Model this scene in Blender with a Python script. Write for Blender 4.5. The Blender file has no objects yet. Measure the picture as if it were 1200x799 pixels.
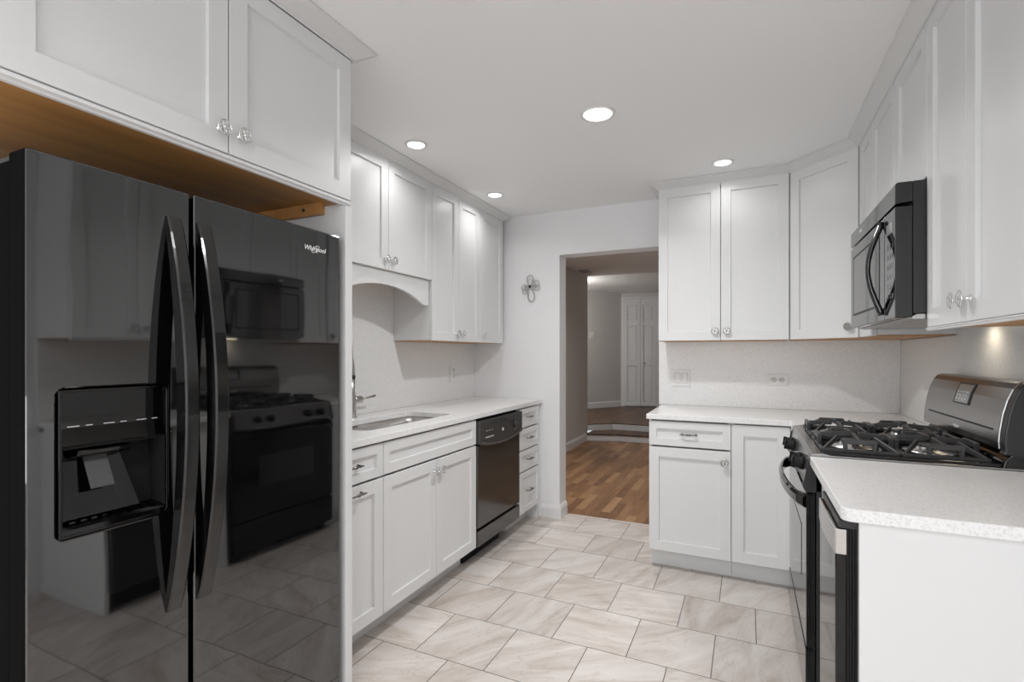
import bpy, bmesh, math, random
from mathutils import Vector, Matrix
random.seed(7)
PI = math.pi
S = bpy.context.scene
COL = S.collection

# ------------------------------------------------------------------ camera
cam_d = bpy.data.cameras.new('camera')
cam = bpy.data.objects.new('camera', cam_d); COL.objects.link(cam)
cam.location = (0, 0, 1.2563)
cam.rotation_euler = (PI / 2, 0, math.radians(24.9811))
cam_d.sensor_fit = 'HORIZONTAL'; cam_d.sensor_width = 36
cam_d.lens = 591.975 / 1200 * 36
cam_d.shift_y = 15.15 / 1200
cam_d.clip_start = 0.02; cam_d.clip_end = 60
S.camera = cam

# ------------------------------------------------------------------ exposure, world
S.view_settings.view_transform = 'Standard'
S.view_settings.look = 'None'
S.view_settings.gamma = 1
S.view_settings.use_curve_mapping = False
S.view_settings.exposure = 0.40
W = bpy.data.worlds.new('world'); S.world = W; W.use_nodes = True
W.node_tree.nodes['Background'].inputs[0].default_value = (0.9, 0.95, 1.0, 1)
W.node_tree.nodes['Background'].inputs[1].default_value = 0.6

# light levels (watts)
CAN_W = 0.95          # each 4 inch ceiling can
BIG_W = 10.5         # the 6 inch can
WINDOW_FILL_W = 34.0      # fill light at the added window behind the camera
HALL_W = 17.0
HOOD_W = 0.07
LIGHT_COL = (1.0, 0.99, 0.98)

def area_light(name, loc, size, watts, col=LIGHT_COL, rot=(0, 0, 0), shape='DISK', size_y=None, parent=None):
    d = bpy.data.lights.new(name, 'AREA'); d.shape = shape; d.size = size
    if size_y: d.size_y = size_y
    d.energy = watts; d.color = col
    if shape == 'DISK': d.spread = math.radians(150)
    o = bpy.data.objects.new(name, d); COL.objects.link(o)
    o.location = loc; o.rotation_euler = rot
    if parent: o.parent = parent
    return o

# added fill light, unseen, set at an invented window behind the camera
area_light('added_window_fill', (-0.55, -2.72, 1.35), 2.2, WINDOW_FILL_W, (0.965, 0.98, 1.0), (PI / 2, 0, 0), 'RECTANGLE', 1.9)

# ------------------------------------------------------------------ materials
def new_mat(name):
    m = bpy.data.materials.new(name); m.use_nodes = True
    nt = m.node_tree
    return m, nt, nt.nodes['Principled BSDF']

def mat(name, col, rough=0.5, metal=0.0, ior=1.5, coat=0.0, bump=None):
    m, nt, b = new_mat(name)
    b.inputs['Base Color'].default_value = (*col, 1)
    b.inputs['Roughness'].default_value = rough
    b.inputs['Metallic'].default_value = metal
    b.inputs['IOR'].default_value = ior
    b.inputs['Coat Weight'].default_value = coat
    if bump:
        sc, st, stretch = bump
        tc = nt.nodes.new('ShaderNodeTexCoord'); mp = nt.nodes.new('ShaderNodeMapping')
        mp.inputs['Scale'].default_value = stretch
        n = nt.nodes.new('ShaderNodeTexNoise'); n.inputs['Scale'].default_value = sc
        bp = nt.nodes.new('ShaderNodeBump'); bp.inputs['Strength'].default_value = st
        bp.inputs['Distance'].default_value = 0.02
        nt.links.new(tc.outputs['Object'], mp.inputs['Vector'])
        nt.links.new(mp.outputs['Vector'], n.inputs['Vector'])
        nt.links.new(n.outputs['Fac'], bp.inputs['Height'])
        nt.links.new(bp.outputs['Normal'], b.inputs['Normal'])
    return m

def ramp(nt, stops, interp='LINEAR'):
    r = nt.nodes.new('ShaderNodeValToRGB'); cr = r.color_ramp; cr.interpolation = interp
    while len(cr.elements) < len(stops): cr.elements.new(0.5)
    for e, (p, c) in zip(cr.elements, stops): e.position = p; e.color = (*c, 1)
    return r

def quartz(name, base, dark, rough=0.25):
    m, nt, b = new_mat(name)
    tc = nt.nodes.new('ShaderNodeTexCoord')
    v = nt.nodes.new('ShaderNodeTexVoronoi'); v.inputs['Scale'].default_value = 260
    n = nt.nodes.new('ShaderNodeTexNoise'); n.inputs['Scale'].default_value = 170; n.inputs['Detail'].default_value = 3
    n2 = nt.nodes.new('ShaderNodeTexNoise'); n2.inputs['Scale'].default_value = 9; n2.inputs['Detail'].default_value = 3
    for q in (v, n, n2): nt.links.new(tc.outputs['Object'], q.inputs['Vector'])
    r1 = ramp(nt, [(0.0, dark), (0.16, dark), (0.3, base), (1.0, base)])
    sep = nt.nodes.new('ShaderNodeSeparateColor'); nt.links.new(v.outputs['Color'], sep.inputs['Color'])
    nt.links.new(sep.outputs['Red'], r1.inputs['Fac'])
    light = tuple(min(1, c * 1.06) for c in base)
    r2 = ramp(nt, [(0.35, tuple(c * 0.92 for c in base)), (0.5, base), (0.68, light)])
    nt.links.new(n.outputs['Fac'], r2.inputs['Fac'])
    mx = nt.nodes.new('ShaderNodeMix'); mx.data_type = 'RGBA'; mx.inputs['Factor'].default_value = 0.5
    nt.links.new(r1.outputs['Color'], mx.inputs[6]); nt.links.new(r2.outputs['Color'], mx.inputs[7])
    nt.links.new(mx.outputs[2], b.inputs['Base Color'])
    b.inputs['Roughness'].default_value = rough
    return m

def wood(name, c1, c2, axis_scale, rough=0.5):
    m, nt, b = new_mat(name)
    tc = nt.nodes.new('ShaderNodeTexCoord'); mp = nt.nodes.new('ShaderNodeMapping')
    mp.inputs['Scale'].default_value = axis_scale
    n = nt.nodes.new('ShaderNodeTexNoise'); n.inputs['Scale'].default_value = 3; n.inputs['Detail'].default_value = 6
    nt.links.new(tc.outputs['Object'], mp.inputs['Vector']); nt.links.new(mp.outputs['Vector'], n.inputs['Vector'])
    r = ramp(nt, [(0.3, c1), (0.7, c2)]); nt.links.new(n.outputs['Fac'], r.inputs['Fac'])
    nt.links.new(r.outputs['Color'], b.inputs['Base Color'])
    b.inputs['Roughness'].default_value = rough
    return m

def emit(name, col, st):
    m, nt, b = new_mat(name)
    b.inputs['Base Color'].default_value = (0.8, 0.8, 0.8, 1)
    b.inputs['Emission Color'].default_value = (*col, 1)
    b.inputs['Emission Strength'].default_value = st
    return m

def tile_floor():
    m, nt, b = new_mat('floor_tile')
    L = nt.links
    geo = nt.nodes.new('ShaderNodeNewGeometry')
    mp = nt.nodes.new('ShaderNodeMapping'); mp.vector_type = 'POINT'
    mp.inputs['Location'].default_value = (1.278 + 0.3283 * 20, -1.4355 + 0.3315 * 20, 0)
    L.new(geo.outputs['Position'], mp.inputs['Vector'])
    br = nt.nodes.new('ShaderNodeTexBrick')
    br.offset = 0.5; br.offset_frequency = 2; br.squash = 1.0
    br.inputs['Scale'].default_value = 1; br.inputs['Mortar Size'].default_value = 0.0020
    br.inputs['Mortar Smooth'].default_value = 0.1; br.inputs['Bias'].default_value = 0
    br.inputs['Brick Width'].default_value = 0.3283; br.inputs['Row Height'].default_value = 0.3315
    br.inputs['Color1'].default_value = (0, 0, 0, 1); br.inputs['Color2'].default_value = (1, 1, 1, 1)
    L.new(mp.outputs['Vector'], br.inputs['Vector'])
    # a different piece of veined stone for every tile
    sc = nt.nodes.new('ShaderNodeVectorMath'); sc.operation = 'MULTIPLY_ADD'
    sc.inputs[1].default_value = (37.0, 23.0, 11.0)
    L.new(br.outputs['Color'], sc.inputs[0]); L.new(geo.outputs['Position'], sc.inputs[2])
    # broad veins running along the room, direction wobbles per tile
    rot = nt.nodes.new('ShaderNodeVectorRotate'); rot.rotation_type = 'Z_AXIS'
    ang = nt.nodes.new('ShaderNodeMath'); ang.operation = 'MULTIPLY'; ang.inputs[1].default_value = 1.6
    L.new(br.outputs['Color'], ang.inputs[0]); L.new(ang.outputs[0], rot.inputs['Angle'])
    L.new(sc.outputs[0], rot.inputs['Vector'])
    st = nt.nodes.new('ShaderNodeVectorMath'); st.operation = 'MULTIPLY'; st.inputs[1].default_value = (5.5, 1.3, 1)
    L.new(rot.outputs['Vector'], st.inputs[0])
    n1 = nt.nodes.new('ShaderNodeTexNoise'); n1.inputs['Scale'].default_value = 1.5; n1.inputs['Detail'].default_value = 7
    n1.inputs['Distortion'].default_value = 1.2; n1.inputs['Roughness'].default_value = 0.6
    L.new(st.outputs[0], n1.inputs['Vector'])
    r1 = ramp(nt, [(0.26, (0.44, 0.375, 0.33)), (0.40, (0.58, 0.525, 0.485)), (0.54, (0.67, 0.625, 0.595)), (0.72, (0.75, 0.72, 0.695))])
    L.new(n1.outputs['Fac'], r1.inputs['Fac'])
    # thin light and dark veins
    n2 = nt.nodes.new('ShaderNodeTexNoise'); n2.inputs['Scale'].default_value = 2.2; n2.inputs['Detail'].default_value = 5
    n2.inputs['Distortion'].default_value = 2.0
    L.new(st.outputs[0], n2.inputs['Vector'])
    r2 = ramp(nt, [(0.475, (1, 1, 1)), (0.495, (0.80, 0.76, 0.73)), (0.505, (1, 1, 1)), (0.60, (1, 1, 1)), (0.615, (1.0, 1.0, 1.0))])
    L.new(n2.outputs['Fac'], r2.inputs['Fac'])
    mul = nt.nodes.new('ShaderNodeMix'); mul.data_type = 'RGBA'; mul.blend_type = 'MULTIPLY'; mul.inputs['Factor'].default_value = 0.8
    L.new(r1.outputs['Color'], mul.inputs[6]); L.new(r2.outputs['Color'], mul.inputs[7])
    # tile to tile tone
    tone = ramp(nt, [(0, (0.90, 0.89, 0.88)), (1, (1.06, 1.05, 1.04))]); L.new(br.outputs['Color'], tone.inputs['Fac'])
    mul2 = nt.nodes.new('ShaderNodeMix'); mul2.data_type = 'RGBA'; mul2.blend_type = 'MULTIPLY'; mul2.inputs['Factor'].default_value = 1
    L.new(mul.outputs[2], mul2.inputs[6]); L.new(tone.outputs['Color'], mul2.inputs[7])
    grout = nt.nodes.new('ShaderNodeMix'); grout.data_type = 'RGBA'
    grout.inputs[7].default_value = (0.11, 0.088, 0.075, 1)
    L.new(br.outputs['Fac'], grout.inputs['Factor']); L.new(mul2.outputs[2], grout.inputs[6])
    L.new(grout.outputs[2], b.inputs['Base Color'])
    b.inputs['Roughness'].default_value = 0.36
    bp = nt.nodes.new('ShaderNodeBump'); bp.inputs['Strength'].default_value = 0.25; bp.inputs['Distance'].default_value = 0.002; bp.invert = True
    L.new(br.outputs['Fac'], bp.inputs['Height']); L.new(bp.outputs['Normal'], b.inputs['Normal'])
    return m

def plank_floor(name, c_dark, c_mid, c_light):
    m, nt, b = new_mat(name); L = nt.links
    geo = nt.nodes.new('ShaderNodeNewGeometry')
    rot = nt.nodes.new('ShaderNodeMapping'); rot.inputs['Rotation'].default_value = (0, 0, PI / 2)
    rot.inputs['Location'].default_value = (30, 30, 0)
    L.new(geo.outputs['Position'], rot.inputs['Vector'])
    br = nt.nodes.new('ShaderNodeTexBrick'); br.offset = 0.37; br.offset_frequency = 3
    br.inputs['Scale'].default_value = 1; br.inputs['Mortar Size'].default_value = 0.0006
    br.inputs['Brick Width'].default_value = 0.46; br.inputs['Row Height'].default_value = 0.072
    br.inputs['Color1'].default_value = (0, 0, 0, 1); br.inputs['Color2'].default_value = (1, 1, 1, 1)
    L.new(rot.outputs['Vector'], br.inputs['Vector'])
    st = nt.nodes.new('ShaderNodeVectorMath'); st.operation = 'MULTIPLY'; st.inputs[1].default_value = (16, 2.0, 1)
    off = nt.nodes.new('ShaderNodeVectorMath'); off.operation = 'MULTIPLY_ADD'; off.inputs[1].default_value = (9, 17, 5)
    L.new(br.outputs['Color'], off.inputs[0]); L.new(geo.outputs['Position'], off.inputs[2])
    L.new(off.outputs[0], st.inputs[0])
    n = nt.nodes.new('ShaderNodeTexNoise'); n.inputs['Scale'].default_value = 2; n.inputs['Detail'].default_value = 6; n.inputs['Distortion'].default_value = 1
    L.new(st.outputs[0], n.inputs['Vector'])
    mixf = nt.nodes.new('ShaderNodeMix'); mixf.data_type = 'FLOAT'; mixf.inputs['Factor'].default_value = 0.5
    L.new(n.outputs['Fac'], mixf.inputs[2]); L.new(br.outputs['Color'], mixf.inputs[3])
    r = ramp(nt, [(0.2, c_dark), (0.48, c_mid), (0.8, c_light)]); L.new(mixf.outputs[0], r.inputs['Fac'])
    g = nt.nodes.new('ShaderNodeMix'); g.data_type = 'RGBA'; g.inputs[7].default_value = (*[c * 0.4 for c in c_dark], 1)
    L.new(br.outputs['Fac'], g.inputs['Factor']); L.new(r.outputs['Color'], g.inputs[6])
    L.new(g.outputs[2], b.inputs['Base Color']); b.inputs['Roughness'].default_value = 0.4
    return m

M = dict(
    wall=mat('wall_paint', (0.84, 0.84, 0.85), 0.6),
    ceiling=mat('ceiling_paint', (0.90, 0.90, 0.90), 0.8),
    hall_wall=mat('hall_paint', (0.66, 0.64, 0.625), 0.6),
    trim=mat('trim_paint', (0.80, 0.80, 0.80), 0.4),
    cab=mat('cabinet_paint', (0.745, 0.75, 0.75), 0.32),
    gap=mat('cabinet_shadow_gap', (0.30, 0.30, 0.30), 0.6),
    crown=mat('crown_paint', (0.70, 0.70, 0.695), 0.4),
    counter=quartz('quartz_counter', (0.84, 0.84, 0.84), (0.66, 0.66, 0.65), 0.22),
    splash=quartz('quartz_backsplash', (0.85, 0.85, 0.845), (0.66, 0.66, 0.65), 0.3),
    under=wood('maple_underside', (0.43, 0.205, 0.06), (0.58, 0.295, 0.10), (6, 0.6, 3), 0.45),
    under_y=wood('maple_underside_across', (0.43, 0.205, 0.06), (0.58, 0.295, 0.10), (0.6, 6, 3), 0.45),
    black=mat('black_gloss', (0.0025, 0.0025, 0.003), 0.035, 0, 2.15, 0, (2.6, 0.10, (1, 1, 0.4))),
    black2=mat('black_gloss_flat', (0.002, 0.002, 0.002), 0.05, 0, 1.5),
    blacksat=mat('black_satin', (0.016, 0.016, 0.0165), 0.34),
    blackmat=mat('black_plastic', (0.010, 0.010, 0.010), 0.6, 0, 1.3),
    side=mat('dull_black', (0.003, 0.003, 0.003), 0.8, 0, 1.12),
    iron=mat('cast_iron', (0.045, 0.045, 0.046), 0.42),
    darksteel=mat('dark_steel', (0.40, 0.395, 0.39), 0.24, 1.0),
    rangeblack=mat('range_black_gloss', (0.31, 0.308, 0.305), 0.22, 1.0),
    dwblack=mat('dishwasher_black', (0.030, 0.029, 0.028), 0.13, 0, 1.8),
    micro=mat('microwave_gloss', (0.006, 0.006, 0.006), 0.06, 0, 2.7),
    console=mat('dishwasher_console', (0.042, 0.041, 0.040), 0.36),
    sinksteel=mat('sink_steel', (0.62, 0.61, 0.60), 0.36, 1.0),
    glass=mat('oven_glass', (0.028, 0.028, 0.03), 0.12, 0, 1.6),
    handle=mat('handle_black', (0.004, 0.004, 0.004), 0.14, 0, 1.7),
    steel=mat('stainless', (0.58, 0.57, 0.56), 0.26, 1.0),
    nickel=mat('brushed_nickel', (0.50, 0.49, 0.475), 0.28, 1.0),
    chrome=mat('chrome', (0.80, 0.80, 0.80), 0.08, 1.0),
    plate=mat('white_plastic', (0.82, 0.82, 0.81), 0.35),
    slot=mat('outlet_slot', (0.03, 0.03, 0.03), 0.6),
    logo=mat('logo_silver', (0.85, 0.85, 0.84), 0.3, 0.0),
    icon=mat('panel_print', (0.6, 0.6, 0.6), 0.5),
    lens=emit('lamp_lens', (1, 0.99, 0.97), 9.0),
    hoodlens=emit('hood_lamp_lens', (1, 0.85, 0.62), 6.0),
    display=mat('display_glass', (0.30, 0.31, 0.31), 0.12),
    clear=mat('clear_plastic_paddle', (0.075, 0.075, 0.077), 0.15),
    tile=tile_floor(),
    plank=plank_floor('hall_planks', (0.16, 0.074, 0.032), (0.31, 0.16, 0.072), (0.46, 0.27, 0.135)),
    plank2=plank_floor('landing_planks', (0.055, 0.026, 0.012), (0.10, 0.049, 0.022), (0.15, 0.08, 0.038)),
    pull=mat('pull_dark_nickel', (0.20, 0.195, 0.19), 0.2, 1.0),
)

# ------------------------------------------------------------------ frames and mesh helpers
class Fr:
    def __init__(s, O, U, V, N):
        s.O, s.U, s.V, s.N = Vector(O), Vector(U), Vector(V), Vector(N)
    def __call__(s, u, v, w=0.0):
        return s.O + s.U * u + s.V * v + s.N * w
WORLD = Fr((0, 0, 0), (1, 0, 0), (0, 1, 0), (0, 0, 1))
def FL(x): return Fr((x, 0, 0), (0, 1, 0), (0, 0, 1), (1, 0, 0))       # left run, faces +X: u = y, v = z
def FR(x): return Fr((x, 0, 0), (0, 1, 0), (0, 0, 1), (-1, 0, 0))      # right run, faces -X
def FB(y): return Fr((0, y, 0), (1, 0, 0), (0, 0, 1), (0, -1, 0))      # back run, faces -Y: u = x
def BM(): return bmesh.new()

def poly(bm, pts): return bm.faces.new([bm.verts.new(p) for p in pts])

def box(bm, F, u0, u1, v0, v1, w0, w1):
    vs = [bm.verts.new(F(u, v, w)) for w in (w0, w1) for v in (v0, v1) for u in (u0, u1)]
    for f in ((0, 1, 3, 2), (4, 5, 7, 6), (0, 1, 5, 4), (2, 3, 7, 6), (0, 2, 6, 4), (1, 3, 7, 5)):
        bm.faces.new([vs[i] for i in f])

def prism(bm, F, pts, u0, u1):
    """polygon of (w, v) points extruded along u"""
    a = [bm.verts.new(F(u0, v, w)) for w, v in pts]; b = [bm.verts.new(F(u1, v, w)) for w, v in pts]
    n = len(pts)
    bm.faces.new(a); bm.faces.new(b)
    for i in range(n): bm.faces.new((a[i], a[(i + 1) % n], b[(i + 1) % n], b[i]))

def extrude_poly(bm, F, pts, w0, w1):
    """polygon of (u, v) points extruded along w"""
    a = [bm.verts.new(F(u, v, w0)) for u, v in pts]; b = [bm.verts.new(F(u, v, w1)) for u, v in pts]
    n = len(pts)
    bm.faces.new(a); bm.faces.new(b)
    for i in range(n): bm.faces.new((a[i], a[(i + 1) % n], b[(i + 1) % n], b[i]))

def lathe(bm, F, cu, cv, prof, n=20, cap=True, sm=True):
    """profile of (radius, w) revolved round the frame's normal through (cu, cv)"""
    rings = []
    for r, w in prof:
        if r < 1e-6: rings.append([bm.verts.new(F(cu, cv, w))])
        else: rings.append([bm.verts.new(F(cu + r * math.cos(2 * PI * k / n), cv + r * math.sin(2 * PI * k / n), w)) for k in range(n)])
    for a, b in zip(rings, rings[1:]):
        for k in range(n):
            k2 = (k + 1) % n
            if len(a) == 1 and len(b) == 1: continue
            if len(a) == 1: f = bm.faces.new((a[0], b[k], b[k2]))
            elif len(b) == 1: f = bm.faces.new((a[k], a[k2], b[0]))
            else: f = bm.faces.new((a[k], a[k2], b[k2], b[k]))
            f.smooth = sm
    for rg in (rings[0], rings[-1]):
        if cap and len(rg) > 2: bm.faces.new(rg)

def tube(bm, pts, r, n=10, closed=False, rb=None, up=None):
    """round (or oval: rb) tube along world points; r may be a list"""
    pts = [Vector(p) for p in pts]; N = len(pts)
    rs = r if isinstance(r, (list, tuple)) else [r] * N
    prev = None; rings = []
    for i, p in enumerate(pts):
        if closed: t = pts[(i + 1) % N] - pts[i - 1]
        else: t = pts[min(i + 1, N - 1)] - pts[max(i - 1, 0)]
        t.normalize()
        if prev is None:
            h = Vector(up) if up else (Vector((0, 0, 1)) if abs(t.z) < 0.9 else Vector((1, 0, 0)))
            a = (h - t * h.dot(t)).normalized()
        else: a = (prev - t * prev.dot(t)).normalized()
        prev = a; b = t.cross(a); q = rb if rb else 1.0
        rings.append([bm.verts.new(p + a * rs[i] * math.cos(2 * PI * k / n) + b * rs[i] * q * math.sin(2 * PI * k / n)) for k in range(n)])
    for i in range(N if closed else N - 1):
        A, B = rings[i], rings[(i + 1) % N]
        for k in range(n):
            f = bm.faces.new((A[k], A[(k + 1) % n], B[(k + 1) % n], B[k])); f.smooth = True
    if not closed: bm.faces.new(rings[0]); bm.faces.new(rings[-1])

def ribbon(bm, F, prof_out, u0, u1):
    """closed (w, v) outline extruded between u0 and u1 (bow handles, curved panels)"""
    prism(bm, F, prof_out, u0, u1)

def sphere(bm, c, r, sx=1, sy=1, sz=1, n=12):
    res = bmesh.ops.create_uvsphere(bm, u_segments=n, v_segments=max(6, n // 2), radius=1)
    for v in res['verts']: v.co = Vector(c) + Vector((v.co.x * r * sx, v.co.y * r * sy, v.co.z * r * sz))
    for v in res['verts']:
        for f in v.link_faces: f.smooth = True

def rrect(u0, u1, v0, v1, r, n=4):
    """rounded rectangle loop with 2n+1 points per corner; middle point of each corner flagged by position"""
    out = []
    for (cu, cv, a0) in ((u1 - r, v1 - r, 0), (u0 + r, v1 - r, PI / 2), (u0 + r, v0 + r, PI), (u1 - r, v0 + r, 1.5 * PI)):
        for k in range(2 * n + 1):
            a = a0 + k * PI / 2 / (2 * n)
            out.append((cu + r * math.cos(a), cv + r * math.sin(a)))
    return out

def plate_hole(bm, F, u0, u1, v0, v1, hole, r, w0, w1, n=4, ro=0.0):
    """a plate with one rounded rectangular hole through it"""
    h0, h1, k0, k1 = hole
    inner = rrect(h0, h1, k0, k1, r, n)
    outer = []
    for q, (cu, cv) in enumerate(((u1, v1), (u0, v1), (u0, v0), (u1, v0))):
        for k in range(2 * n + 1):
            iu, iv = inner[q * (2 * n + 1) + k]
            if k == n: outer.append((cu, cv))
            elif (k < n) == (q in (0, 2)): outer.append((cu, iv))
            else: outer.append((iu, cv))
    N = len(inner)
    L = {}
    for nm, lp in (('i', inner), ('o', outer)):
        for w in (w0, w1): L[nm, w] = [bm.verts.new(F(u, v, w)) for u, v in lp]
    for i in range(N):
        j = (i + 1) % N
        for w in (w0, w1): bm.faces.new((L['i', w][i], L['i', w][j], L['o', w][j], L['o', w][i]))
        bm.faces.new((L['i', w0][i], L['i', w0][j], L['i', w1][j], L['i', w1][i]))
        bm.faces.new((L['o', w0][i], L['o', w0][j], L['o', w1][j], L['o', w1][i]))

def root_of(o):
    while o.parent: o = o.parent
    return o

def obj(name, bm, m, parent=None, bevel=0.0, seg=2, label=None):
    bmesh.ops.remove_doubles(bm, verts=bm.verts, dist=1e-6)
    bmesh.ops.recalc_face_normals(bm, faces=bm.faces)
    if parent is not None: off = root_of(parent).location.copy()
    else:
        xs = [v.co for v in bm.verts]
        off = Vector(((min(c.x for c in xs) + max(c.x for c in xs)) / 2, (min(c.y for c in xs) + max(c.y for c in xs)) / 2, min(c.z for c in xs)))
    for v in bm.verts: v.co -= off
    me = bpy.data.meshes.new(name); bm.to_mesh(me); bm.free()
    me.materials.append(m)
    o = bpy.data.objects.new(name, me); COL.objects.link(o)
    if parent is None: o.location = off
    else: o.parent = parent
    if bevel:
        md = o.modifiers.new('bevel', 'BEVEL'); md.width = bevel; md.segments = seg
        md.limit_method = 'ANGLE'; md.angle_limit = math.radians(40)
    if label: o['label'] = label
    return o

def thing(name, label, cat, loc, group=None):
    o = bpy.data.objects.new(name, None); COL.objects.link(o); o.location = loc
    o.empty_display_size = 0.1
    o['label'] = label; o['category'] = cat
    if group: o['group'] = group
    return o

def tag(o, label, cat, group=None):
    o['label'] = label; o['category'] = cat
    if group: o['group'] = group
    return o

def struct(name, bm, m, parent=None, bevel=0.0):
    o = obj(name, bm, m, parent, bevel)
    if parent is None: o['kind'] = 'structure'
    return o

# ------------------------------------------------------------------ dimensions
WL, WR, WB, CE = -2.065, 0.83, 3.65, 2.345        # wall planes and ceiling
JY = 3.797                                        # far side of the doorway wall
YN = -2.6                                         # wall behind the camera
DX0, DX1, DZ = -1.30, -0.56, 2.012                # doorway
XL, XLU, XF = -1.4464, -1.7538, -1.2775           # left door faces
YB, YBU = 3.0256, 3.3293                          # back door faces
XR, XRU = 0.207, 0.51                             # right door faces
CT, CB = 0.906, 0.876                             # counter top / bottom
ZU0, ZU1 = 1.338, 2.3085                          # wall cabinets

# ------------------------------------------------------------------ room shell
b = BM(); box(b, WORLD, WL - 0.1, WR + 0.1, YN - 0.1, JY, -0.06, 0.0); struct('floor', b, M['tile'])
b = BM(); box(b, WORLD, WL - 0.1, WR + 0.1, YN - 0.1, WB + 0.05, CE, CE + 0.08); struct('ceiling', b, M['ceiling'])
b = BM(); box(b, WORLD, WL - 0.1, WL, YN - 0.1, WB, 0, CE); struct('wall_left', b, M['wall'])
b = BM(); box(b, WORLD, WR, WR + 0.1, YN - 0.1, WB, 0, CE); struct('wall_right', b, M['wall'])
b = BM()
FBW = FB(WB)
box(b, FBW, WL - 0.1, DX0, 0, 2.7, -(JY - WB), 0); box(b, FBW, DX1, WR + 0.4, 0, 2.7, -(JY - WB), 0)
box(b, FBW, DX0, DX1, DZ, 2.7, -(JY - WB), 0)
struct('wall_back', b, M['wall'])
b = BM()                                                     # wall behind the camera, cut for the added window
Fn = Fr((0, YN, 0), (1, 0, 0), (0, 0, 1), (0, 1, 0))
plate_hole(b, Fn, WL - 0.1, WR + 0.1, 0, CE, (-1.65, 0.55, 0.40, 2.25), 0.002, -0.1, 0)
struct('wall_front', b, M['wall'])
b = BM(); plate_hole(b, Fn, -1.72, 0.62, 0.33, 2.32, (-1.62, 0.52, 0.43, 2.22), 0.002, -0.05, 0.015)
box(b, Fn, -0.57, -0.53, 0.43, 2.22, -0.05, -0.01); struct('added_window_1', b, M['trim'])  # window added out of view to carry the fill light

# baseboard wrapping the doorway corner
b = BM()
bp = [(0, 0), (0.016, 0), (0.016, 0.075), (0.011, 0.09), (0.007, 0.10), (0, 0.10)]
def sweep(bm, path, prof, closed_ends=True):
    """profile (out, z) carried along a horizontal polyline; out is to the right of travel"""
    P = [Vector((x, y, 0)) for x, y in path]; rows = []
    for i, p in enumerate(P):
        ds = []
        if i > 0: ds.append((P[i] - P[i - 1]).normalized())
        if i < len(P) - 1: ds.append((P[i + 1] - P[i]).normalized())
        ns = [Vector((d.y, -d.x, 0)) for d in ds]
        if len(ns) == 1: mdir = ns[0]
        else:
            mdir = (ns[0] + ns[1]).normalized(); mdir = mdir / max(0.2, mdir.dot(ns[0]))
        rows.append([bm.verts.new(p + mdir * o + Vector((0, 0, z))) for o, z in prof])
    n = len(prof)
    for a, c in zip(rows, rows[1:]):
        for k in range(n): bm.faces.new((a[k], a[(k + 1) % n], c[(k + 1) % n], c[k]))
    bm.faces.new(rows[0]); bm.faces.new(rows[-1])
sweep(b, [(DX0 - 0.14, WB), (DX0, WB), (DX0, JY - 0.005)], bp)
struct('baseboard_back', b, M['trim'])

# ------------------------------------------------------------------ hall beyond the doorway
HX, HY1 = -2.12, 7.17
b = BM(); box(b, WORLD, HX - 0.3, 1.2, JY, 7.6, -0.06, 0.0); struct('floor_hall', b, M['plank'])
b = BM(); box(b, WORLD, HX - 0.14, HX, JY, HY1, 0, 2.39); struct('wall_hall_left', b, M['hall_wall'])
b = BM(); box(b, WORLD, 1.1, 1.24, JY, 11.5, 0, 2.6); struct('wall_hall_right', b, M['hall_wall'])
b = BM(); box(b, WORLD, HX - 0.14, 1.2, JY, HY1, 2.39, 2.47); struct('ceiling_hall', b, M['ceiling'])
b = BM(); box(b, WORLD, -5.2, 1.2, HY1, 11.8, 2.48, 2.56); struct('ceiling_landing', b, M['ceiling'])
b = BM(); sweep(b, [(HX, JY), (HX, HY1)], [(0, 0), (0.016, 0), (0.016, 0.085), (0.008, 0.10), (0.006, 0.11), (0, 0.11)]); struct('baseboard_hall', b, M['trim'])
# two angled steps up to the landing
s1 = [(-2.9, 6.86), (-2.082, 7.102), (-1.68, 7.235), (1.1, 7.30), (1.1, 7.8), (-2.9, 7.8)]
s2 = [(-2.9, 6.87), (-2.172, 7.375), (-1.858, 7.645), (1.1, 7.66), (1.1, 11.6), (-5.1, 11.6), (-5.1, 6.87)]
s1b = [(-2.9, 7.19), (HX - 0.14, 7.19), (-2.082, 7.19)]
b = BM(); extrude_poly(b, WORLD, [(HX + 0.002, 7.10), (-1.68, 7.235), (1.1, 7.30), (1.1, 7.9), (HX + 0.002, 7.9)], 0, 0.082); struct('trim_1', b, M['trim'])
b = BM(); extrude_poly(b, WORLD, [(HX + 0.002, 7.08), (-1.68, 7.215), (1.1, 7.28), (1.1, 7.9), (HX + 0.002, 7.9)], 0.082, 0.102); struct('floor_step', b, M['plank2'])
s2r = [(-5.1, 7.20), (-2.34, 7.20), (-2.172, 7.385), (-1.858, 7.645), (1.1, 7.66), (1.1, 11.6), (-5.1, 11.6)]
b = BM(); extrude_poly(b, WORLD, s2r, 0.102, 0.187); struct('trim_2', b, M['trim'])
b = BM(); extrude_poly(b, WORLD, s2r, 0.187, 0.2); struct('floor_landing', b, M['plank2'])
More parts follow.
